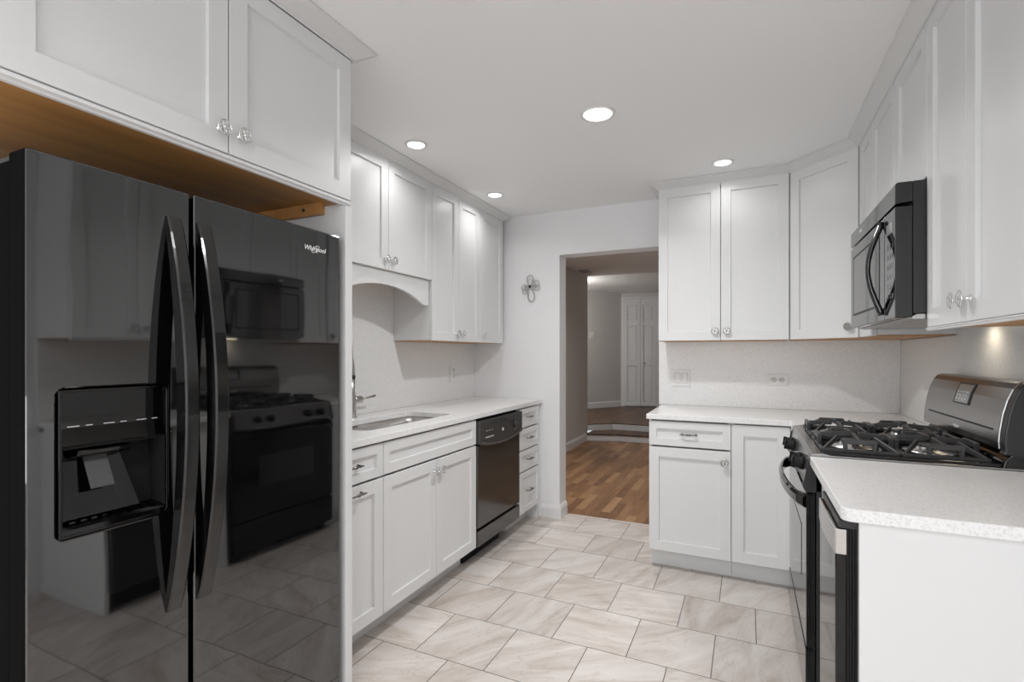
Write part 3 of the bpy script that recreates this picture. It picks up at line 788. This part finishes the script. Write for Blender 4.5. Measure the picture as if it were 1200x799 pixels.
Fz = Fr((fx, fy, CT), (1, 0, 0), (0, 1, 0), (0, 0, 1))
b = BM(); lathe(b, Fz, 0, 0, [(0.032, 0.0006), (0.032, 0.006), (0.029, 0.010), (0.0275, 0.05), (0.027, 0.10), (0.025, 0.12), (0.0215, 0.14), (0.021, 0.215)], 24); obj('body', b, M['nickel'], t)
b = BM(); lathe(b, Fz, 0, 0, [(0.0235, 0.215), (0.0235, 0.232)], 24); obj('collar', b, M['slot'], t, label='black collar ring')
b = BM(); lathe(b, Fz, 0, 0, [(0.021, 0.2325), (0.0225, 0.24), (0.019, 0.285), (0.013, 0.315), (0.0115, 0.32)], 24)
pts = [(fx, fy, CT + 0.315)]
for k in range(17):
    a = PI * k / 16; pts.append((fx + 0.02 * (1 - math.cos(a)), fy - 0.092 * (1 - math.cos(a)) - 0.004, CT + 0.37 + 0.085 * math.sin(a)))
pts.append((fx + 0.04, fy - 0.188, CT + 0.30)); tube(b, pts, 0.0115, 12)
obj('neck', b, M['nickel'], t)
b = BM(); lathe(b, Fr((fx + 0.04, fy - 0.188, CT), (1, 0, 0), (0, 1, 0), (0, 0, 1)), 0, 0, [(0.013, 0.31), (0.017, 0.295), (0.019, 0.22), (0.016, 0.205), (0, 0.204)], 20); obj('spray_head', b, M['nickel'], t)
Fh = Fr((fx, fy, CT + 0.095), (1, 0, 0), (0, 0, 1), (0, 1, 0))
b = BM(); lathe(b, Fh, 0, 0, [(0.018, 0.02), (0.020, 0.03), (0.020, 0.075), (0.015, 0.085), (0.008, 0.09), (0, 0.09)], 20)
tube(b, [(fx, fy + 0.085, CT + 0.095), (fx + 0.004, fy + 0.12, CT + 0.098), (fx + 0.012, fy + 0.185, CT + 0.106)], [0.006, 0.0055, 0.007], 10); obj('lever', b, M['nickel'], t)

# left backsplash and outlet
b = BM(); box(b, FL(-2.045), 1.397, WB - 0.001, CT + 0.001, 1.7055, -0.0185, 0)
b2 = BM(); box(b2, FL(-2.045), 1.397, 2.6035, CT + 0.001, 1.7055, -0.0195, 0); box(b2, FL(-2.045), 2.6035, WB - 0.0015, CT + 0.001, ZU0 - 0.001, -0.0195, 0)
b.free(); tag(obj('backsplash', b2, M['splash']), 'speckled light grey quartz backsplash behind the sink on the left wall', 'backsplash')
def outlet_plate(name, F, u0, u1, v0, v1, label, kind, horiz=False, group=None):
    t = thing(name, label, 'switch' if kind == 'switch' else 'outlet', F((u0 + u1) / 2, v0, 0), group)
    bm = BM(); box(bm, F, u0, u1, v0, v1, 0.0004, 0.006); obj('cover_plate', bm, M['plate'], t, 0.0025)
    uc, vc = (u0 + u1) / 2, (v0 + v1) / 2
    if kind == 'switch':
        for s in (-1, 1):
            bm = BM(); prism(bm, F, [(0.0062, vc - 0.033), (0.0066, vc - 0.033), (0.011, vc + 0.033), (0.0062, vc + 0.033)], uc + s * 0.024 - 0.0165, uc + s * 0.024 + 0.0165)
            r = obj('rocker', bm, M['plate'], t)
            bm = BM()
            for q in (-1, 1): box(bm, F, uc + s * 0.024 + q * 0.018 - 0.0008, uc + s * 0.024 + q * 0.018 + 0.0008, vc - 0.034, vc + 0.034, 0.006, 0.0064)
            for q in (-1, 1): box(bm, F, uc + s * 0.024 - 0.018, uc + s * 0.024 + 0.018, vc + q * 0.0345 - 0.0008, vc + q * 0.0345 + 0.0008, 0.006, 0.0064)
            obj('rocker_gap', bm, M['gap'], r)
    else:
        for s in (-1, 1):
            cu, cv = (uc + s * 0.022, vc) if horiz else (uc, vc + s * 0.022)
            bm = BM(); lathe(bm, F, cu, cv, [(0.0165, 0.006), (0.0165, 0.0085), (0, 0.0085)], 20); r = obj('receptacle', bm, M['plate'], t)
            bm = BM()
            for q in (-1, 1):
                if horiz: box(bm, F, cu - 0.002, cu + 0.006, cv + q * 0.0065 - 0.0012, cv + q * 0.0065 + 0.0012, 0.0085, 0.009)
                else: box(bm, F, cu + q * 0.0065 - 0.0012, cu + q * 0.0065 + 0.0012, cv - 0.002, cv + 0.006, 0.0085, 0.009)
            lathe(bm, F, cu - (0.008 if horiz else 0), cv - (0 if horiz else 0.008), [(0.0028, 0.0085), (0.0028, 0.009)], 10)
            obj('slot', bm, M['slot'], r)
    return t
outlet_plate('wall_outlet', FL(-2.045), 3.270, 3.366, 1.047, 1.167, 'white outlet on the left backsplash under the tall wall cabinet', 'outlet', False, 'wall outlets')

# wire flower on the doorway wall
t = thing('wall_flower', 'small silver wire flower hanging on the white wall left of the doorway', 'wall decoration', (-1.535, WB, 1.66))
def loop(cx, cz, ang, L, wd, y):
    pts = []
    for k in range(20):
        a = 2 * PI * k / 20; l = L / 2 * (1 - math.cos(a)); q = wd * math.sin(a) * (0.35 + 0.65 * l / L)
        pts.append((cx + l * math.sin(ang) + q * math.cos(ang), WB - y, cz + l * math.cos(ang) - q * math.sin(ang)))
    return pts
fxc, fzc = -1.540, 1.783
for ang, L, wd in ((0.02, 0.088, 0.036), (1.18, 0.080, 0.034), (-1.75, 0.072, 0.032), (-2.25, 0.078, 0.03), (1.75, 0.082, 0.03)):
    b = BM(); tube(b, loop(fxc, fzc, ang, L, wd, 0.012), 0.0032, 8, True); tube(b, loop(fxc, fzc, ang, L * 0.66, wd * 0.62, 0.012), 0.002, 6, True); obj('petal', b, M['nickel'], t)
b = BM(); tube(b, loop(fxc, fzc, PI - 0.12, 0.118, 0.036, 0.010), 0.0045, 8, True); obj('stem', b, M['nickel'], t)
b = BM(); sphere(b, (fxc, WB - 0.014, fzc), 0.0125, 1, 0.8, 1); obj('bead', b, M['slot'], t, label='black bead')

# ------------------------------------------------------------------ back run
Fk = FB(YB); KD = WB - YB - 0.002
t = thing('base_cabinet', 'white base cabinet with one drawer over one door beside the doorway', 'cabinet', (-0.30, YB + 0.3, 0), 'white shaker cabinets')
base_body(t, Fk, -0.524, -0.0805, KD, True, 0.09)
drawer(t, Fk, -0.524, -0.0805, 0.7245, 0.868, 0.042)
door(t, Fk, -0.524, -0.0805, 0.114, 0.7175, (-0.114, 0.657), True)
t = thing('base_cabinet', 'white blind corner base cabinet with one plain door beside the range', 'cabinet', (0.3, YB + 0.3, 0), 'white shaker cabinets')
base_body(t, Fk, -0.0795, WR - 0.002, KD, True, 0.09)
b = BM(); shaker(b, Fk, -0.0785, 0.2045, 0.1156, 0.868, 0.0, st=0.06); obj('door', b, M['cab'], t)
b = BM(); box(b, FR(XR), 2.772, YB + 0.0195, 0.104, CB - 0.001, -0.60, 0.0); box(b, FR(XR), 2.772, YB + 0.05, 0, 0.104, -0.60, -0.05); obj('corner_filler', b, M['cab'], t, 0.001)
SL = 0.1945
b = BM(); extrude_poly(b, FT, [(-0.537, 3.0132), (SL + 0.005, 3.0132), (SL + 0.012, 3.011), (SL + 0.0145, 3.004), (SL + 0.0145, 2.7705), (WR - 0.001, 2.7705), (WR - 0.001, WB - 0.001), (-0.537, WB - 0.001)], CB, CT)
tag(obj('countertop', b, M['counter'], None, 0.003), 'white quartz countertop on the back base cabinets turning the corner to the range', 'countertop')
b = BM(); box(b, FB(3.63), -0.559, WR - 0.0205, CT + 0.001, ZU0 + 0.008, -0.0195, 0)
tag(obj('backsplash', b, M['splash']), 'speckled grey quartz backsplash on the back wall between counter and wall cabinets', 'backsplash')
outlet_plate('light_switch', FB(3.63), -0.470, -0.352, 1.034, 1.148, 'white two rocker switch plate on the back wall backsplash', 'switch')
outlet_plate('wall_outlet', FB(3.63), 0.115, 0.233, 1.055, 1.126, 'white outlet lying sideways on the back wall backsplash', 'outlet', True, 'wall outlets')
Fbu = FB(YBU); KU = WB - YBU - 0.002
t = thing('wall_cabinet', 'two door white wall cabinet right of the doorway on the back wall', 'cabinet', (-0.15, YBU + 0.15, ZU0), 'white shaker cabinets')
wall_body(t, Fbu, -0.517, 0.2205, KU, ZU0, ZU1, 'under_y')
door(t, Fbu, -0.517, -0.148, ZU0, 2.3045, (-0.180, 1.3965), True); door(t, Fbu, -0.148, 0.2205, ZU0, 2.3045, (-0.114, 1.3965), True)
# diagonal corner cabinet
P0, P1 = Vector((0.222, 3.3293, 0)), Vector((XRU, 3.041, 0)); du = (P1 - P0).normalized(); LD = (P1 - P0).length
FDg = Fr(P0, du, (0, 0, 1), (du.y, -du.x, 0))
t = thing('wall_cabinet', 'diagonal single door white wall cabinet across the far right corner', 'cabinet', (0.5, 3.35, ZU0), 'white shaker cabinets')
a = FDg(0, 0, -0.0205); c = FDg(LD, 0, -0.0205)
foot = [(0.2225, a.y + 0.0), (a.x, a.y), (c.x, c.y), (c.x, 3.0415), (WR - 0.002, 3.0415), (WR - 0.002, WB - 0.002), (0.2225, WB - 0.002)]
foot = [(0.2225, 3.349), (0.231, 3.349), (0.5305, 3.0495), (0.5305, 3.0415), (WR - 0.002, 3.0415), (WR - 0.002, WB - 0.002), (0.2225, WB - 0.002)]
b = BM(); extrude_poly(b, FT, foot, ZU0 + 0.004, ZU1); obj('carcass', b, M['cab'], t)
b = BM(); extrude_poly(b, FT, [(0.24, 3.37), (0.25, 3.37), (0.55, 3.07), (0.55, 3.05), (WR - 0.022, 3.05), (WR - 0.022, 3.6295), (0.24, 3.6295)], ZU0, ZU0 + 0.0028); obj('underside', b, M['under'], t, label='bare orange maple underside')
door(t, FDg, 0.003, LD - 0.004, ZU0, 2.3045, (LD - 0.045, 1.396), True)
# right wall cabinets
Fru = FR(XRU); RU = WR - XRU - 0.002
t = thing('wall_cabinet', 'very narrow single door white wall cabinet between the corner and the microwave', 'cabinet', (XRU + 0.15, 2.9, ZU0), 'white shaker cabinets')
wall_body(t, Fru, 2.7535, 3.0405, RU, ZU0, ZU1); door(t, Fru, 2.7535, 3.0345, ZU0, 2.3045)
t = thing('wall_cabinet', 'short two door white wall cabinet directly above the black microwave', 'cabinet', (XRU + 0.15, 2.37, 1.81), 'white shaker cabinets')
wall_body(t, Fru, 1.9865, 2.7525, RU, 1.812, ZU1); door(t, Fru, 2.3695, 2.7525, 1.812, 2.3045); door(t, Fru, 1.9865, 2.3695, 1.812, 2.3045)
t = thing('wall_cabinet', 'tall two door white wall cabinet nearest on the right side of the microwave', 'cabinet', (XRU + 0.15, 1.67, ZU0), 'white shaker cabinets')
wall_body(t, Fru, 1.356, 1.9855, RU, ZU0, ZU1)
door(t, Fru, 1.671, 1.9855, ZU0, 2.3045, (1.700, 1.397)); door(t, Fru, 1.356, 1.671, ZU0, 2.3045, (1.640, 1.397))
b = BM(); prism(b, Fru, [(-0.0205, ZU0 - 0.0005), (0.004, ZU0 - 0.0005), (0.004, ZU0 - 0.003), (0.001, ZU0 - 0.005), (0.000, ZU0 - 0.009), (-0.0205, ZU0 - 0.009)], 1.356, 1.9855); obj('light_rail', b, M['trim'], t)
b = BM(); sweep(b, [(-0.518, WB - 0.001), (-0.518, YBU), (0.222, YBU), (XRU, 3.041), (XRU, 1.355), (WR - 0.001, 1.355)], [(o * 0.88, z) for o, z in CP])
tag(obj('crown_molding', b, M['crown']), 'white crown molding turning along the back and right wall cabinets', 'molding')

# ------------------------------------------------------------------ right run: backsplash, near counter, undercounter appliance
b = BM(); box(b, FR(0.81), 1.356, 3.6285, CT + 0.001, ZU0 - 0.003, -0.0195, 0); box(b, FR(0.81), 1.9865, 2.7525, ZU0 - 0.003, 1.38, -0.0195, 0)
tag(obj('backsplash', b, M['splash']), 'speckled grey quartz backsplash on the right wall behind the range', 'backsplash')
b = BM()
nr = 0.022; pts = [(SL, 1.9985), (SL, 1.357 + nr)]
for k in range(1, 8): a = PI + k * PI / 16; pts.append((SL + nr + nr * math.cos(a), 1.357 + nr + nr * math.sin(a)))
pts += [(SL + nr, 1.357), (WR - 0.001, 1.357), (WR - 0.001, 1.9985)]
extrude_poly(b, FT, pts, CB, CT)
tag(obj('countertop', b, M['counter'], None, 0.003), 'short white speckled quartz countertop in the right foreground before the range', 'countertop')
b = BM(); box(b, FR(0.229), 1.366, 1.385, 0, CB - 0.001, -0.599, 0); box(b, FR(0.229), 1.366, 1.9985, CB - 0.03, CB - 0.001, -0.599, -0.57); box(b, FR(0.229), 1.366, 1.9985, 0, CB - 0.001, -0.599, -0.585); box(b, FR(0.229), 1.66, 1.9985, 0.0, CB - 0.001, -0.03, 0.0)
tag(obj('end_panel', b, M['cab'], None, 0.001), 'plain white end panel under the right foreground countertop', 'panel')
t = thing('undercounter_appliance', 'black built in undercounter appliance with chrome handle beside the white end panel', 'appliance', (0.5, 1.52, 0))
Fa = FR(0.185)
b = BM(); box(b, Fa, 1.392, 1.652, 0.10, CB - 0.006, -0.56, -0.045); box(b, Fa, 1.40, 1.645, 0, 0.10, -0.52, -0.09); obj('body', b, M['blackmat'], t)
b = BM(); box(b, Fa, 1.378, 1.655, 0.11, 0.852, -0.022, 0.0); ad = obj('door', b, M['black2'], t, 0.004)
b = BM()
for k in range(4): box(b, Fa, 1.380 + 0.001 * (k % 2), 1.653, 0.115, 0.866, -0.0225 - 0.0055 * (k + 1) + 0.0012, -0.0225 - 0.0055 * k)
obj('gasket', b, M['blackmat'], t)
b = BM(); box(b, Fa, 1.378, 1.655, 0.855, 0.872, -0.042, -0.006); obj('top_strip', b, M['blacksat'], t)
b = BM(); n = 14; rows = []
for k in range(n + 1):
    s = k / n; u = 1.3745 + (1.656 - 1.3745) * s; ww = 0.002 + 0.006 * math.sin(PI * s)
    rows.append([b.verts.new(Fa(u, v, w)) for v, w in ((0.795, -0.001), (0.797, ww), (0.850, ww), (0.853, -0.001))])
for a, c in zip(rows, rows[1:]):
    for k in range(4): b.faces.new((a[k], a[(k + 1) % 4], c[(k + 1) % 4], c[k]))
b.faces.new(rows[0]); b.faces.new(rows[-1])
box(b, Fa, 1.3735, 1.3775, 0.795, 0.853, -0.0215, 0.0005)
obj('handle', b, M['steel'], ad, 0.003, label='chrome bow handle wrapping the door end')

# ------------------------------------------------------------------ range
t = thing('range', 'black gas range with cast iron grates and grey curved backguard', 'stove', (0.5, 2.385, 0))
RY0, RY1 = 2.006, 2.7665
Fg = FR(0.184)
b = BM(); prism(b, Fg, [(-0.615, 0.03), (-0.615, 0.895), (-0.03, 0.895), (-0.03, 0.05), (-0.06, 0.03)], RY0, RY1)
for y in (RY0 + 0.05, RY1 - 0.05):
    for w in (0.08, 0.55): lathe(b, Fr((0.184, y, 0), (1, 0, 0), (0, 1, 0), (0, 0, 1)), w, 0, [(0.02, 0), (0.02, 0.032)], 10)
obj('body', b, M['blacksat'], t)
b = BM(); box(b, Fg, RY0 + 0.002, RY1 - 0.002, 0.245, 0.775, -0.0275, 0.0); od = obj('oven_door', b, M['black2'], t, 0.004)
b = BM(); box(b, Fg, RY0 + 0.17, RY1 - 0.17, 0.43, 0.62, 0.0002, 0.0015); obj('oven_window', b, M['glass'], od)
b = BM(); box(b, Fg, RY0 + 0.002, RY1 - 0.002, 0.06, 0.235, -0.0275, 0.002); obj('storage_drawer', b, M['black2'], t, 0.004)
b = BM()
for k in range(3): box(b, Fg, RY0 + 0.0005, RY0 + 0.003, 0.06, 0.77, -0.006 - 0.007 * k - 0.004, -0.006 - 0.007 * k)
obj('door_edge_rib', b, M['blackmat'], od)
# bow handle
b = BM(); n = 20; rows = []
for k in range(n + 1):
    s = k / n; u = RY0 + 0.006 + (RY1 - RY0 - 0.012) * s; q = math.sin(PI * s) ** 0.6
    wf = 0.012 + 0.05 * q; wb = wf - 0.016 if 0.05 < s < 0.95 else -0.0005
    rows.append([b.verts.new(Fg(u, v, w)) for v, w in ((0.724, wb), (0.724, wf - 0.008), (0.732, wf), (0.758, wf), (0.768, wf - 0.008), (0.768, wb))])
for a, c in zip(rows, rows[1:]):
    for k in range(6): f = b.faces.new((a[k], a[(k + 1) % 6], c[(k + 1) % 6], c[k]))
b.faces.new(rows[0]); b.faces.new(rows[-1])
obj('handle', b, M['black2'], od, 0.002)
# sloped knob panel with black end caps
prof = [(-0.10, 0.80), (-0.004, 0.785), (0.004, 0.80), (-0.012, 0.898), (-0.02, 0.905), (-0.10, 0.905)]
b = BM(); prism(b, Fg, prof, RY0 + 0.012, RY1 - 0.012); kp = obj('knob_panel', b, M['rangeblack'], t, 0.003)
for y in (RY0, RY1 - 0.0115): b = BM(); prism(b, Fg, [(-0.10, 0.79), (-0.002, 0.778), (0.010, 0.80), (-0.004, 0.88), (-0.016, 0.907), (-0.10, 0.909)], y, y + 0.0115); obj('end_cap', b, M['blacksat'], t, 0.003)
nrm = Vector((-0.985, 0, 0.16)).normalized()
for y in (2.17, 2.27, 2.56, 2.66):
    Fk2 = Fr((0.184 + 0.004, y, 0.848), (0, 1, 0), (0.16, 0, 0.985), nrm)
    b = BM(); lathe(b, Fk2, 0, 0, [(0.024, 0.001), (0.024, 0.008), (0.020, 0.012), (0.019, 0.026), (0.016, 0.029), (0, 0.029)], 20)
    box(b, Fk2, -0.005, 0.005, -0.020, 0.020, 0.024, 0.038); k_ = obj('knob', b, M['blackmat'], kp, 0.0015)
    b = BM(); box(b, Fk2, -0.0012, 0.0012, 0.004, 0.020, 0.038, 0.0388); obj('pointer', b, M['chrome'], kp)
# cooktop
b = BM(); prism(b, Fg, [(-0.60, 0.896), (-0.60, 0.912), (-0.075, 0.912), (-0.05, 0.918), (-0.02, 0.915), (-0.012, 0.908), (-0.016, 0.896)], RY0, RY1)
obj('cooktop', b, M['rangeblack'], t, 0.002)
b = BM(); plate_hole(b, FT, 0.226, 0.70, RY0 + 0.012, RY1 - 0.012, (0.238, 0.69, RY0 + 0.03, RY1 - 0.03), 0.02, 0.912, 0.921, 3)
box(b, FT, 0.232, 0.695, RY0 + 0.02, RY1 - 0.02, 0.9125, 0.915)
obj('burner_tray', b, M['black2'], t, 0.002)
burn = [(0.348, 2.212), (0.578, 2.212), (0.348, 2.562), (0.578, 2.562)]
for (x, y) in burn:
    Fz2 = Fr((x, y, 0.915), (1, 0, 0), (0, 1, 0), (0, 0, 1))
    b = BM(); lathe(b, Fz2, 0, 0, [(0.082, 0.0), (0.078, 0.006), (0.042, 0.009), (0.038, 0.018), (0.036, 0.019), (0, 0.019)], 28); bb = obj('burner', b, M['steel'], t, label='bright steel burner base')
    b = BM(); lathe(b, Fz2, 0, 0, [(0.034, 0.0195), (0.036, 0.023), (0.033, 0.028), (0, 0.029)], 28); obj('burner_cap', b, M['iron'], bb)
def bar(bm, p, q, w, h):
    """bar of width w and height h whose top runs p -> q"""
    P, Q = Vector(p), Vector(q); d = Q - P; L = d.length; d.normalize(); s = Vector((-d.y, d.x, 0)).normalized(); n_ = d.cross(s)
    if n_.z < 0: n_ = -n_
    F = Fr(P, d, s, n_); box(bm, F, 0, L, -w / 2, w / 2, -h, 0)
def grate(cx, cy):
    bm = BM(); hx, hy, zt, zr = 0.108, 0.148, 0.964, 0.928; w = 0.011
    for y in (cy - hy, cy + hy): bar(bm, (cx - hx - w / 2, y, zr), (cx + hx + w / 2, y, zr), w, 0.012)
    for x in (cx - hx, cx + hx): bar(bm, (x, cy - hy, zr), (x, cy + hy, zr), w, 0.012)
    def arch(F, half):                                           # raised bridge in the middle of one side
        pts = [(-half, 0.918), (-half - 0.004, zt - 0.006), (-half, zt), (half, zt), (half + 0.004, zt - 0.006), (half, 0.918), (half - 0.011, 0.918), (half - 0.010, zt - 0.015), (half - 0.014, zt - 0.018), (-half + 0.014, zt - 0.018), (-half + 0.010, zt - 0.015), (-half + 0.011, 0.918)]
        extrude_poly(bm, F, pts, -0.0065, 0.0065)
    for sg in (-1, 1):
        arch(Fr((cx, cy + sg * hy, 0), (1, 0, 0), (0, 0, 1), (0, 1, 0)), 0.046)
        arch(Fr((cx + sg * hx, cy, 0), (0, 1, 0), (0, 0, 1), (1, 0, 0)), 0.056)
        for p, q in (((cx + sg * hx, cy), (cx + sg * 0.018, cy)), ((cx, cy + sg * hy), (cx, cy + sg * 0.022))):
            bar(bm, (*p, zt), (*q, zt + 0.007), 0.010, 0.019)
        for sy in (-1, 1):
            bar(bm, (cx + sg * hx, cy + sy * hy, zr), (cx + sg * (hx - 0.052), cy + sy * (hy - 0.075), zt + 0.003), 0.009, 0.016)
    return obj('grate', bm, M['iron'], t, 0.002, 1, label='black cast iron grate')
for c_ in burn: grate(*c_)
# backguard: curved front, rounded top, black end caps, on a low riser
def bg_profile(ins=0.0):
    # x and z of the closed outline
    fr = [(0.700 + ins, 0.962), (0.6985 + ins, 0.985), (0.701 + ins, 1.02), (0.708 + ins, 1.07), (0.719 + ins, 1.115), (0.733 + ins, 1.150), (0.745 + ins, 1.166), (0.757 + ins, 1.172 - ins)]
    return fr + [(0.802, 1.172 - ins), (0.806, 1.165), (0.806, 0.962)]
Fxz = Fr((0, 0, 0), (0, 1, 0), (0, 0, 1), (1, 0, 0))
b = BM(); prism(b, Fxz, bg_profile(), RY0 + 0.035, RY1 - 0.004); bgd = obj('backguard', b, M['rangeblack'], t, 0.004, 2)
b = BM(); prism(b, Fxz, [(x + 0.004, z) for x, z in bg_profile()[:-3]] + [(0.804, 1.168), (0.804, 0.95), (0.70, 0.95)], RY0, RY0 + 0.0348); obj('backguard_cap', b, M['blacksat'], t, 0.004)
b = BM(); prism(b, Fxz, [(0.700, 0.912), (0.706, 0.935), (0.728, 0.961), (0.806, 0.961), (0.806, 0.900), (0.700, 0.900)], RY0 + 0.002, RY1 - 0.002); obj('riser', b, M['black2'], t, 0.002)
b = BM()
def bgx(z):
    fr = bg_profile()[:8]
    for (xa, za), (xb, zb) in zip(fr, fr[1:]):
        if za <= z <= zb: return xa + (xb - xa) * (z - za) / (zb - za)
    return fr[-1][0]
for k in range(20):                                         # long groove along the lower front
    ya, yb = RY0 + 0.075 + k * 0.031, RY0 + 0.075 + (k + 1) * 0.031
    za = 1.018 - 0.010 * abs(2 * (k + 0.0) / 20 - 1) ** 2 * 0; 
    box(b, Fxz, ya, yb + 0.0002, 1.0165, 1.0225, bgx(1.018) - 0.0012, bgx(1.018) + 0.004)
obj('groove', b, M['slot'], bgd)
b = BM(); pf = [(bgx(z) - 0.003, z) for z in (1.075, 1.09, 1.105, 1.12, 1.135, 1.15)]
prism(b, Fxz, pf + [(bgx(1.15) + 0.012, 1.15), (bgx(1.075) + 0.012, 1.075)], 2.30, 2.445); dsp = obj('display_frame', b, M['slot'], bgd)
b = BM(); pf = [(bgx(z) - 0.0042, z) for z in (1.080, 1.095, 1.11, 1.125, 1.145)]
prism(b, Fxz, pf + [(bgx(1.145) + 0.01, 1.145), (bgx(1.08) + 0.01, 1.08)], 2.308, 2.430); obj('display', b, M['display'], bgd, label='grey glass display with buttons')
b = BM()
for r_ in range(3):
    for c_ in range(4):
        z = 1.090 + 0.013 * r_; y = 2.322 + 0.027 * c_; box(b, Fxz, y, y + 0.014, z, z + 0.005, bgx(z) - 0.0062, bgx(z) - 0.001)
obj('button', b, M['icon'], bgd)
brand_mark(bgd, Fr((bgx(0.992) - 0.0005, 0, 0), (0, 1, 0), (0, 0, 1), (-1, 0, 0)), 2.385, 0.992, 0.0008, 0.052, -1)

# ------------------------------------------------------------------ microwave
t = thing('microwave', 'black over the range microwave with eye shaped bow handle', 'microwave', (0.62, 2.37, 1.36))
MY0, MY1, MX = 1.9895, 2.7495, 0.43
Fm = FR(MX)
def dull_ends(o):
    o.data.materials.append(M['blacksat'])                       # satin side edges
    for p in o.data.polygons:
        if abs(p.normal.y) > 0.9: p.material_index = 1
b = BM(); box(b, Fm, MY0, MY1, 1.385, 1.806, -0.378, -0.047)
obj('body', b, M['blacksat'], t, 0.002)
b = BM(); prism(b, Fm, [(-0.0465, 1.806), (-0.0465, 1.742), (0.0, 1.737), (0.0, 1.800), (-0.006, 1.806)], MY0, MY1); mv = obj('vent_strip', b, M['micro'], t, 0.002); dull_ends(mv)
b = BM(); box(b, Fm, 2.128, MY1, 1.372, 1.729, -0.046, 0.0); md_ = obj('door', b, M['micro'], t, 0.003)
b = BM(); plate_hole(b, Fm, 2.20, 2.69, 1.425, 1.685, (2.208, 2.682, 1.433, 1.677), 0.01, 0.0002, 0.0012); obj('window_border', b, M['slot'], md_)
b = BM(); box(b, Fm, 2.2085, 2.6815, 1.4335, 1.6765, 0.0002, 0.0008); obj('window_glass', b, M['micro'], md_)
b = BM(); box(b, Fm, MY0, 2.1255, 1.372, 1.729, -0.046, 0.0); mp_ = obj('control_panel', b, M['micro'], t, 0.003); dull_ends(mp_)
b = BM(); box(b, Fm, 2.02, 2.10, 1.655, 1.69, 0.0002, 0.001); obj('display', b, M['display'], mp_)
b = BM()
for r_ in range(6):
    for c_ in range(3): box(b, Fm, 2.022 + c_ * 0.028, 2.042 + c_ * 0.028, 1.44 + r_ * 0.033, 1.455 + r_ * 0.033, 0.0002, 0.001)
obj('button', b, M['micro'], mp_)
b = BM(); n = 24; pts, rs = [], []
for k in range(n + 1):
    s = k / n; z = 1.392 + (1.715 - 1.392) * s; q = math.sin(PI * s)
    pts.append(Fm(2.150, z, 0.004 + 0.040 * q ** 1.1)); rs.append(0.0075 + 0.003 * abs(2 * s - 1))
tube(b, pts, rs, 12, False, 1.25); obj('handle', b, M['handle'], md_)
brand_mark(mv, Fm, 2.53, 1.77, 0.0008, 0.05, -1)
b = BM(); prism(b, Fm, [(-0.378, 1.3845), (-0.06, 1.3845), (-0.03, 1.371), (-0.05, 1.366), (-0.36, 1.366), (-0.378, 1.367)], MY0 + 0.003, MY1 - 0.003); hb = obj('hood_bottom', b, M['darksteel'], t, 0.002)
b = BM(); box(b, Fm, 2.35, 2.43, 1.3635, 1.3675, -0.345, -0.29); obj('hood_lamp', b, M['hoodlens'], t)
area_light('hood_glow', (0.745 - 0.62, 2.39 - 2.37, 1.362 - 1.36), 0.09, HOOD_W, (1.0, 0.86, 0.68), parent=t)
